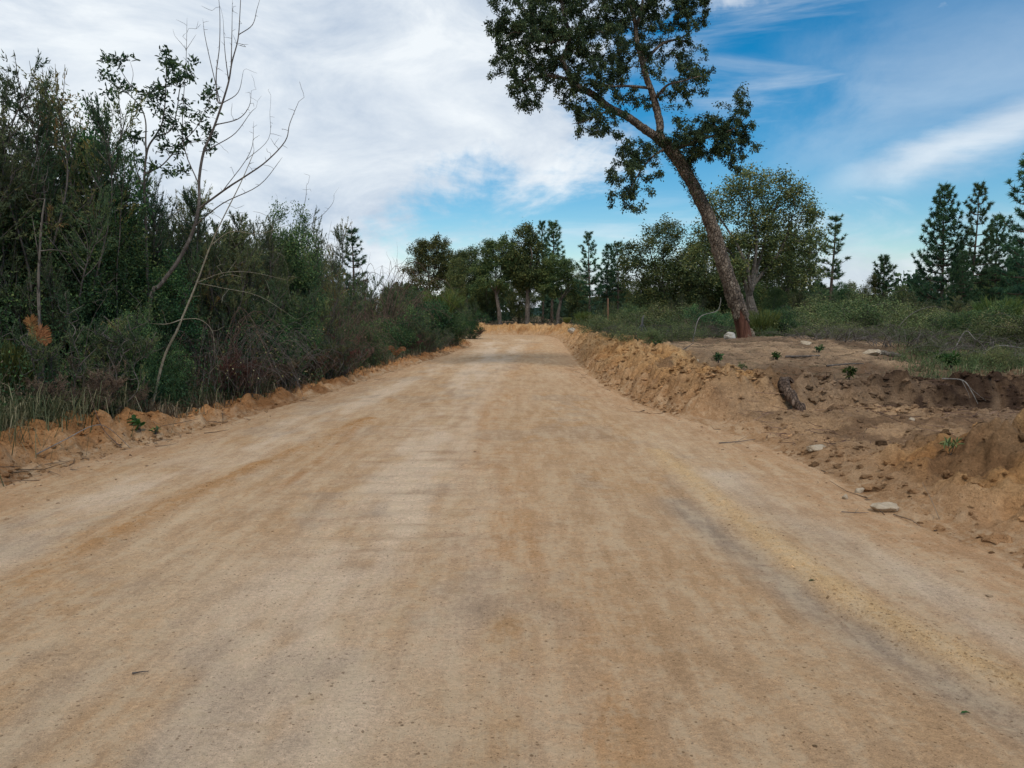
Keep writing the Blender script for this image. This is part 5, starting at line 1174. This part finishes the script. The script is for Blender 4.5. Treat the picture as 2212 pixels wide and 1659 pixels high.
undergrowth('undergrowth', 'dark undergrowth below the far trees', far_under(), 19, M_FOREST, (.6, 2.2), 70, .11, .05)
for kind, px, Y, h, w, label in [('scrub_c', 2010, 17.5, .45, 1.2, 'low green bush above the first green weeds at the right'), ('scrub_a', 2105, 15.5, .5, 1.1, 'low grey-green bush right of the fresh green clump'), ('scrub_b', 2165, 14.6, .55, 1.1, 'green bush nearest the dark soil lip at the right edge'), ('scrub_c', 2215, 15.2, .5, 1.3, 'low bush cut by the right edge above the dark soil'),
        ('scrub_c', 1300, 34, .75, 1.2, 'low bush at the far end of the berm crest'), ('scrub_a', 1340, 27, .7, 1.1, 'low dark bush behind the berm crest, second from its far end'), ('scrub_c', 1376, 21.5, .6, 1.2, 'low brown bush behind the berm crest below the dead stump'), ('scrub_b', 1418, 19.6, .55, 1.1, 'dull bush behind the berm crest right of the dead stump'), ('scrub_c', 1450, 20.6, .6, 1.2, 'low bush where the dry earth begins left of the tree'), ('scrub_c', 1475, 21.4, .6, 1.2, 'low purplish bush beside the brushwood heap'), ('scrub_a', 1960, 19.5, .5, 1.2, 'low olive bush behind the long pale rock'), ('scrub_c', 2060, 18.8, .5, 1.3, 'low olive bush behind the second green clump'), ('scrub_b', 2140, 18, .6, 1.2, 'olive bush behind the level pale stick'), ('scrub_c', 1880, 21, .45, 1.3, 'low olive bush straight behind the fallen log'), ('scrub_a', 1735, 22.8, .5, 1.3, 'low olive bush in front of the grey-green bush right of the trunk'), ('scrub_b', 1665, 23.6, .5, 1.2, 'low bush at the right foot of the leaning trunk')]:
    place(kind, px, Y, h=h, w=w, name='scrub_bush', label=label, cat='shrub', group=G_R, sink=.03)
def litter(name, label, xy, seed, mat, L=(.02, .09), wd=.012, lift=.012):
    rng = np.random.default_rng(seed); n = len(xy); P = np.concatenate([xy, (ghv(xy[:, 0], xy[:, 1]) + lift)[:, None]], 1)
    D = np.stack([rng.normal(size=n), rng.normal(size=n), rng.normal(0, .18, n)], 1); mb = MB()
    leaves(mb, P, D, np.stack([rng.normal(0, .3, n), rng.normal(0, .3, n), np.ones(n)], 1), rng.uniform(*L, n), wd * rng.uniform(.4, 1.6, n), 'quad', rng.random(n))
    k = rng.choice(n, n // 9, replace=False)
    for i in k:
        l = rng.uniform(.1, .5); d = unit(D[i] * np.array((1, 1, .3))); tube(mb, np.array([P[i], P[i] + d * l * .5 + rng.normal(0, .012, 3), P[i] + d * l + np.array((0, 0, rng.uniform(-.01, .05)))]), np.array((.005, .004, .002)), 3, rng.random())
    tag(obj(name, mb.build(name, mat)), label, 'litter', kind='stuff')
lx = np.stack([rx_.uniform(3.4, 14, 5200), rx_.uniform(12.2, 22, 5200)], 1); _, mm = land(lx[:, 0], lx[:, 1]); lx = lx[mm['right'] & (mm['dr'] > 1.6) & (mm['fld'] > .5)]
litter('leaf_litter', 'dry leaves, bark and twigs strewn over the clearing', lx, 31, M_BROWN)
litter('leaf_litter', 'grey dead twigs and chips strewn over the clearing', lx[::3] + .11, 32, M_GRASS)
lx = np.stack([rx_.uniform(3.2, 8.5, 1500), rx_.uniform(8.4, 12.4, 1500)], 1); _, mm = land(lx[:, 0], lx[:, 1]); lx = lx[mm['right']]
litter('leaf_litter', 'root bits and twigs on the scraped turning place and cut bank', lx, 33, M_BROWN, (.015, .06), .008)
lx = np.concatenate([band(rg, 700, 5, 12, -.25, 1.0, 'L', 1.0), band(rg, 500, 11, 34, -.2, .8, 'L', 1.2), band(rg, 420, 5, 26, -.25, .6, 'R', 1.0)])
litter('leaf_litter', 'bits of leaf and twig along the road edges', lx, 34, M_BROWN, (.012, .05), .008, .008)

# heaps and sticks of deadwood
for px, Y, w, label in [(1500, 22.5, 1.0, 'purplish brushwood heap left of the white stone'), (1800, 20.5, 1.4, 'heap of dry brushwood on the brown earth right of the trunk'), (1960, 18.5, 1.3, 'grey brushwood left of the green weeds'), (2080, 17.5, 1.3, 'grey brushwood behind the green weeds'),
                        (2170, 16, 1.3, 'grey brushwood at the right edge above the soil lip'), (1385, 25, 1.1, 'grey brushwood around the dead stump'), (1885, 23, 1.3, 'arching dead branches in the middle of the right-hand scrub')]:
    place('brash', px, Y, h=.45, w=w, name='brushwood_heap', label=label, cat='brushwood', group='brushwood heaps', wabs=True)

def gnarl(P, rr, t, a):
    x, y, z = P[..., 0], P[..., 1], P[..., 2]
    return rr * (1 + .30 * fbm(x * 9, y * 9, z * 9, seed=211, octv=4, gain=.6)) * (1 - .75 * np.clip((t - .94) / .06, 0, 1)) * (1 - .6 * np.clip((.05 - t) / .05, 0, 1))
def stick(name, label, cat, pts3, r0, r1, mat, side=(), group=None, k=7):
    mb = MB(); P = spline(pts3, 14 if r0 > .05 else 6); tube(mb, P, np.linspace(r0, r1, len(P)), k * 2 if r0 > .05 else k, .5, gnarl if r0 > .05 else None)
    for s in side: Q = spline(s, 4); tube(mb, Q, np.linspace(r1 * .9, r1 * .35, len(Q)), 4, .5)
    o = obj(name, mb.build(name, mat)); c = np.asarray(pts3[0]); me = o.data
    v = np.zeros(len(me.vertices) * 3, np.float32); me.vertices.foreach_get('co', v); v = v.reshape(-1, 3) - c; me.vertices.foreach_set('co', v.astype(np.float32).ravel()); me.update(); o.location = tuple(c)
    return tag(o, label, cat, group)
def on(px, Y, dz=0.0):
    x, y = at(px, 675, Y)[:2]; return (x, y, gh(x, y) + dz)
A3 = lambda px, py, Y: tuple(at(px, py, Y))
stick('curved_branch', 'thin curved dead branch standing left of the white stone', 'branch', [on(1497, 20.3, -.05), A3(1500, 722, 20.3), A3(1512, 685, 20.4), A3(1548, 672, 20.5), A3(1556, 655, 20.5), A3(1557, 642, 20.5)], .016, .006, M_DEAD)
stick('fallen_branch', 'long bare branch arching over the scrub at the right', 'branch', [on(1925, 21, -.02), A3(1955, 690, 21), A3(1990, 668, 22), A3(2030, 664, 22.5), A3(2090, 690, 22.5)], .012, .004, M_TWIG, [[A3(1990, 668, 22), A3(2000, 650, 22), A3(2010, 642, 22)], [A3(2030, 664, 22.5), A3(2032, 700, 22.3)]])
stick('fallen_log', 'pale fallen log on the brown earth at the right', 'log', [on(1900, 17.6, .02), on(1930, 17.4, .035), on(1962, 17.2, .01)], .07, .055, M_BARK, k=10)
stick('fallen_branch', 'pale forked branch lying right of the green weeds', 'branch', [on(2060, 17.2, .03), A3(2085, 716, 17.3), A3(2110, 735, 17), A3(2150, 742, 16.6)], .011, .004, M_DEAD, [[A3(2085, 716, 17.3), A3(2098, 698, 17.2)], [A3(2110, 735, 17), A3(2130, 715, 17)]])
stick('fallen_branch', 'long pale stick lying level at the right edge', 'branch', [on(2110, 15.6, .05), A3(2150, 748, 15.5), A3(2212, 752, 15.4)], .012, .006, M_DEAD)
stick('fallen_branch', 'thin stick at an angle on the dry earth left of the tree', 'branch', [on(1450, 16.6, .02), on(1478, 17.2, .06), on(1500, 17.8, .16)], .014, .007, M_TWIG)
stick('fallen_branch', 'short thick stick lying on the dry earth right of the tree', 'branch', [on(1700, 16.4, .03), on(1740, 16.2, .04), on(1775, 16.3, .03)], .025, .012, M_TWIG)
stick('fallen_branch', 'dark twig on the dry earth beside the small green plant', 'branch', [on(1790, 15.0, .03), on(1840, 15.1, .05), on(1870, 15.2, .03)], .018, .008, M_TWIG)
stick('old_root', 'thick old root sticking out of the cut bank', 'root', [A3(1688, 822, 11.95), A3(1700, 842, 11.7), A3(1716, 866, 11.45), A3(1736, 893, 11.25)], .095, .06, M_ROOT, [[A3(1732, 888, 11.3), A3(1720, 893, 11.2)], [A3(1690, 824, 11.95), A3(1705, 819, 12.05), A3(1716, 832, 12.0)]], k=14)
stick('bare_roots', 'pale thin roots hanging over the dark soil hollow', 'root', [A3(2035, 818, 11.9), A3(2080, 822, 11.55), A3(2100, 848, 11.3), A3(2112, 872, 11.25)], .012, .004, M_DEAD, [[A3(2090, 832, 11.4), A3(2110, 850, 11.2), A3(2130, 866, 11.2)], [A3(2078, 822, 11.55), A3(2092, 850, 11.3), A3(2096, 868, 11.3)]])
stick('twig', 'thin dark twigs at the berm foot beside the road, middle', 'twig', [on(1560, 9.25, .012), on(1600, 9.3, .02), on(1640, 9.5, .02)], .007, .003, M_TWIG, [[on(1600, 9.3, .02), on(1622, 9.6, .05)], [on(1590, 9.3, .02), on(1610, 9.15, .02)]])
stick('twig', 'small twig lying on the road near the pale flat stone', 'twig', [on(1835, 6.05, .01), on(1868, 6.0, .015), on(1895, 6.02, .012)], .004, .002, M_TWIG, [[on(1865, 6.0, .015), on(1875, 6.15, .03)]])
stick('twig', 'dark leaf stalk lying on the road at lower left', 'twig', [on(249, 3.22, .006), on(268, 3.22, .012), on(286, 3.24, .006)], .004, .0015, M_TWIG)
stick('twig', 'curved cane lying over the soil edge at the left', 'twig', [on(60, 7.9, .02), A3(140, 950, 8.2), A3(200, 920, 8.6), A3(235, 925, 8.8), on(268, 9.0, .0)], .006, .003, M_GRASS and M_DEAD)
stick('twig', 'thin bent stem standing out of the orange soil at the left', 'twig', [on(250, 8.9, 0), A3(225, 930, 8.9), A3(203, 880, 8.9), A3(190, 830, 9.0)], .006, .003, M_REDTW)
st = stick('dead_stump', 'split grey dead stump standing in the scrub behind the berm', 'stump', [on(1386, 24.2, -.05), A3(1386, 712, 24.2), A3(1388, 690, 24.2), A3(1391, 681, 24.2)], .05, .018, M_DEAD, [[A3(1387, 700, 24.2), A3(1378, 712, 24.1), A3(1374, 726, 24.1)], [A3(1387, 698, 24.2), A3(1395, 712, 24.1), A3(1396, 722, 24.1)]])
# the stake
mb = MB(); P = np.array([on(1313, 36, -.1), A3(1313.5, 645, 36)]); tube(mb, np.array([P[0], P[0] * .5 + P[1] * .5 + np.array((.01, 0, 0)), P[1], P[1] + np.array((0, 0, .02))]), np.array((.03, .03, .028, .008)), 7, .5)
tag(obj('wooden_stake', mb.build('wooden_stake', M_POST)), 'thin reddish wooden stake standing near the bend', 'stake')

# ------------------------------------------------------------------ stones
def ico(sub):
    import bmesh
    bm = bmesh.new(); bmesh.ops.create_icosphere(bm, subdivisions=sub, radius=1.0)
    v = np.array([x.co[:] for x in bm.verts]); f = np.array([[q.index for q in x.verts] for x in bm.faces]); bm.free(); return v, f
I1, I2, I3 = ico(1), ico(2), ico(4)
def rock(name, label, px, Y, dims, mat, seed, sink=.3, rz=0., tilt=(0, 0), rough=.16, group=None):
    v, f = I3; r = 1 + .26 * vnoise(v[:, 0] * 1.1 + seed, v[:, 1] * 1.1, v[:, 2] * 1.1, seed=seed) + rough * fbm(v[:, 0] * 2.6, v[:, 1] * 2.6, v[:, 2] * 2.6, seed=seed + 5, octv=4)
    V = v * r[:, None]
    rng = np.random.default_rng(seed)
    for _ in range(9):                                       # broken flat faces
        d = unit(rng.normal(size=3)); h = rng.uniform(.55, .85); s = V @ d; V = V - np.outer(np.maximum(s - h, 0) * .92, d)
    V = V * np.array(dims); mb = MB(); mb.add(V, tris=f); o = obj(name, mb.build(name, mat, True))
    x, y = at(px, 675, Y)[:2]; o.location = (x, y, gh(x, y) + dims[2] * (1 - 2 * sink) * .8); o.rotation_euler = (tilt[0], tilt[1], rz); return tag(o, label, 'stone', group)
rock('stone', 'white angular stone leaning against the foot of the cork oak', 1578, 20.7, (.17, .14, .16), M_STONE, 3, .25, .4, (0, -.5))
rock('stone', 'pale flat stone half buried at the foot of the near mound', 1930, 6.13, (.125, .085, .055), M_STONE2, 8, .28, .15, (0, -.12))
rock('stone', 'small brown stone on the road left of the pale flat stone', 1842, 6.52, (.035, .03, .028), M_STONE2, 12, .2, .8)
rock('stone', 'flat sandy slab lying at the mouth of the turning place', 1775, 8.35, (.15, .10, .05), M_STONE2, 16, .3, .2, (.05, .05))
rock('stone', 'pale stone on the dry earth right of the cork oak', 1745, 18.6, (.16, .10, .07), M_STONE2, 18, .4)
rock('stone', 'long pale rock beside the fallen log', 1886, 17.3, (.26, .13, .10), M_STONE2, 21, .3, .1)
rock('stone', 'first of two grey stones on the berm crest, left one', 1493, 15.4, (.07, .06, .06), M_STONE2, 24, .2)
rock('stone', 'second of two grey stones on the berm crest, right one', 1506, 15.2, (.075, .06, .05), M_STONE2, 27, .2)
rock('stone', 'pale stone pile on the far berm near the yellow-green broom', 1237, 45, (.28, .2, .2), M_STONE, 30, .2)
rock('stone', 'small pale stone in the dark soil at the right', 1980, 10.2, (.05, .04, .03), M_STONE2, 33, .35)
rock('stone', 'ochre flat stone behind the near mound', 2142, 9.3, (.08, .05, .03), M_STONE2, 36, .1)
rock('stone', 'brown clod-like stone at the mound foot beside the pale flat stone', 1872, 6.75, (.05, .04, .035), M_STONE2, 39, .25)

# ------------------------------------------------------------------ clods and pebbles
def clods(name, label, P, S, mat, seed, shape=I2, tone=(.55, .18), flat=.9, parts=None):
    rng = np.random.default_rng(seed); v, f = shape; n = len(P); k = len(v)
    V = np.zeros((n, k, 3)); var = 8
    base_ = [v * (1 + .5 * vnoise(v[:, 0] * 1.7 + q * 3.1, v[:, 1] * 1.7, v[:, 2] * 1.7, seed=seed + q) + .3 * vnoise(v[:, 0] * 4 + q, v[:, 1] * 4, v[:, 2] * 4, seed=seed + q + 50))[:, None] for q in range(var)]
    base_ = np.array(base_); idx = rng.integers(0, var, n); a = rng.uniform(0, 6.283, n); b = base_[idx] * np.stack([rng.uniform(.7, 1.3, n), rng.uniform(.7, 1.3, n), rng.uniform(.55, 1.0, n) * flat], 1)[:, None, :]
    ca, sa = np.cos(a)[:, None], np.sin(a)[:, None]
    V[..., 0] = b[..., 0] * ca - b[..., 1] * sa; V[..., 1] = b[..., 0] * sa + b[..., 1] * ca; V[..., 2] = b[..., 2]
    V = V * S[:, None, None] + P[:, None, :]
    F = (f[None] + (np.arange(n) * k)[:, None, None]).reshape(-1, 3); mb = MB()
    mb.add(V.reshape(-1, 3), tris=F)
    tn = tint_at(P[:, 0], P[:, 1]) * np.clip(rng.normal(tone[0], tone[1], n), .25, 1.35)[:, None]
    tn = np.concatenate([np.repeat(tn, k, 0), np.full((n * k, 1), 1.0 if 'road' in label else 0.0)], 1)
    tag(obj(name, mb.build(name, M_SOIL, False, None, tn)), label, 'soil clods', kind='stuff')
def seat(xy, S, sink=.5):
    z = ghv(xy[:, 0], xy[:, 1]); return np.concatenate([xy, (z + S * (.5 - sink))[:, None]], 1)
rc = np.random.default_rng(303)
def sizes(n, lo, hi, pw=3.0): return lo + (hi - lo) * rc.random(n) ** pw
xy = np.concatenate([band(rc, 3800, 11.9, 30, .05, 1.6, 'R', 1.7), band(rc, 500, 28, 41, .1, 1.6, 'R', 1.0)]); S = sizes(len(xy), .008, .05, 5.0); clods('soil_clods', 'sandy clods on the long right berm', seat(xy, S), S, M_CLOD, 1, I2, (.92, .22))
xy = np.stack([rc.uniform(2.6, 7.5, 2600), rc.uniform(3.5, 8.6, 2600)], 1); _, mm = land(xy[:, 0], xy[:, 1]); xy = xy[mm['right'] & (mm['dr'] < 4)]; S = sizes(len(xy), .004, .055, 4.5); clods('soil_clods', 'sandy clods on the near mound', seat(xy, S), S, M_CLOD, 2, I2, (.9, .22))
xy = np.stack([rc.uniform(3.0, 8.5, 1700), rc.uniform(8.0, 12.3, 1700)], 1); _, mm = land(xy[:, 0], xy[:, 1]); xy = xy[mm['right']]; S = sizes(len(xy), .006, .045, 5.0); clods('soil_clods', 'brown clods on the scraped turning place', seat(xy, S), S, M_CLOD, 3, I2, (.95, .2))
xy = np.stack([rc.uniform(4.6, 9.5, 1300), rc.uniform(11.0, 12.9, 1300)], 1); S = sizes(len(xy), .010, .07, 4.0); clods('soil_clods', 'dark topsoil clods along the cut bank lip', seat(xy, S), S, M_DARKCLOD, 4, I2, (1.05, .25))
xy = np.stack([rc.uniform(3.4, 12, 1500), rc.uniform(12.4, 20, 1500)], 1); _, mm = land(xy[:, 0], xy[:, 1]); xy = xy[mm['right'] & (mm['dr'] > 1.5)]; S = sizes(len(xy), .006, .035, 4.0); clods('soil_clods', 'bits of earth and bark on the dry ground round the cork oak', seat(xy, S), S, M_DARKCLOD, 5, I1, (.8, .3), .5)
xy = np.concatenate([band(rc, 900, 4, 9.8, .0, .6, 'L', 1.0), band(rc, 900, 9.5, 34, -.02, .55, 'L', 1.6)]); S = sizes(len(xy), .006, .04, 5.0); clods('soil_clods', 'orange clods on the soil edge at the left', seat(xy, S), S, M_CLOD, 6, I2, (.95, .2))
xy = np.concatenate([band(rc, 900, 3, 12, -.9, .05, 'L', 1.0), band(rc, 800, 3, 24, -.7, .05, 'R', 1.3)]); S = sizes(len(xy), .003, .018, 6.0); clods('soil_clods', 'crumbs of soil along both road edges', seat(xy, S), S, M_CLOD, 7, I1, (.8, .2))
xy = np.stack([rc.uniform(-5, 3.6, 5200), 2.0 + 12 * rc.random(5200) ** 1.8], 1); _, mm = land(xy[:, 0], xy[:, 1]); xy = xy[mm['ins']]; S = sizes(len(xy), .0015, .008, 7.0); clods('pebbles', 'scattered grit and small pebbles on the road', seat(xy, S), S, M_CLOD, 8, I1, (.68, .25))
for line, nn, s_, lab, tn in [(RIDGE_R, 2600, .12, 'gravel of the sandy ridge on the right half of the road', .85), (RIDGE_L, 1500, .14, 'gravel of the orange ridge on the left half of the road', .7)]:
    L_ = np.array(line); t_ = rc.random(nn) ** 1.0 * (len(L_) - 1); i_ = t_.astype(int); w_ = (t_ - i_)[:, None]; xy = L_[i_] * (1 - w_) + L_[np.minimum(i_ + 1, len(L_) - 1)] * w_ + rc.normal(0, s_, (nn, 2))
    k_ = xy[:, 1] > 1.5; xy = xy[k_]; S = sizes(len(xy), .002, .009, 4.0); clods('pebbles', lab, seat(xy, S), S, M_CLOD, 9, I1, (tn, .2))

# ------------------------------------------------------------------ small plants
def weed(name, label, px, Y, n, L, wd, mat, seed, up=.7, h=.05, stem=.0):
    rng = np.random.default_rng(seed); p = np.array(on(px, Y, 0)); root = empty(name, p); tag(root, label, 'plant')
    mb = MB(); ms = MB(); k = max(3, n // 6)
    for s in range(k):
        a = rng.uniform(0, 6.283); e = np.array((math.cos(a) * L * .8, math.sin(a) * L * .8, h + L * rng.uniform(.4, 1.2))); Q = spline([(0, 0, -.02), e * .5 + np.array((0, 0, L * .2)), e], 3); tube(ms, Q, np.linspace(.004, .0015, len(Q)), 4, .5)
        m_ = max(2, n // k); t = rng.uniform(.35, 1, m_); P = np.stack([np.interp(t, np.linspace(0, 1, len(Q)), Q[:, i]) for i in range(3)], 1)
        leaves(mb, P, rng.normal(0, .7, P.shape) + np.array((math.cos(a) * .5, math.sin(a) * .5, up * .4)), rng.normal(0, .5, P.shape) + np.array((0, 0, 1)), L * rng.uniform(.6, 1.1, m_), wd * rng.uniform(.8, 1.2, m_), 'leaf', rng.random(m_))
    obj('stalks', ms.build('stalks', M_TWIG), root); obj('leaves', mb.build('leaves', mat), root)
weed('broadleaf_weed', 'broad-leaved green weed growing in the orange soil at the left', 293, 9.5, 22, .10, .055, M_GREEN, 1, h=.04)
weed('broadleaf_weed', 'small dull weed right of the broad-leaved one in the orange soil', 324, 9.65, 26, .06, .025, M_DENSE, 2, h=.02)
weed('thistle', 'bluish thistle tuft growing on the near mound', 2070, 6.75, 34, .09, .018, M_SCRUB, 3, h=.03)
weed('weed', 'small green plant on the dry earth below the cork oak, right', 1680, 16.0, 70, .09, .04, M_GREEN, 4, h=.06)
weed('weed', 'green plant at the lip of the cut bank', 1840, 13.6, 90, .10, .035, M_GREEN, 5, h=.10)
weed('weed', 'small dark plant on the dry earth below the pale stone', 1772, 17.0, 60, .09, .03, M_DENSE, 6, h=.08)
weed('weed', 'dull green plant on the dry earth behind the berm, left', 1555, 15.4, 80, .10, .03, M_DENSE, 7, h=.10)
weed('weed', 'thin weed on the dry earth left of the small green plant', 1608, 14.8, 50, .08, .02, M_SCRUB, 8, h=.08)
weed('weed', 'fresh green weed clump above the dark soil lip at the right', 2062, 14.4, 150, .12, .04, M_GREEN, 9, h=.16)
weed('weed', 'second fresh green clump, further back above the dark soil lip', 2040, 15.8, 120, .12, .04, M_GREEN, 10, h=.14)
weed('weed', 'lone weed at the foot of the bank at lower left, behind the grass', 225, 9.6, 60, .08, .04, M_GREEN, 11, h=.12)
weed('weed', 'green sprout below the curved dead branch', 1420, 18.6, 60, .10, .03, M_GREEN, 12, h=.06)
for i, (px, Y, label) in enumerate([(1768, 4.42, 'green leaf lying on the right half of the road'), (2124, 2.92, 'dark green leaf lying at the lower right of the road'), (1020, 8.6, 'dry leaf lying in the middle of the road')]):
    mb = MB(); P = np.array([on(px, Y, .008)]); leaves(mb, P, np.array([(1., .2, .1)]), np.array([(0, .2, 1.)]), .045, .02, 'leaf', .4); tag(obj('fallen_leaf', mb.build('fallen_leaf', M_GREEN if i < 2 else M_TWIG)), label, 'leaf')
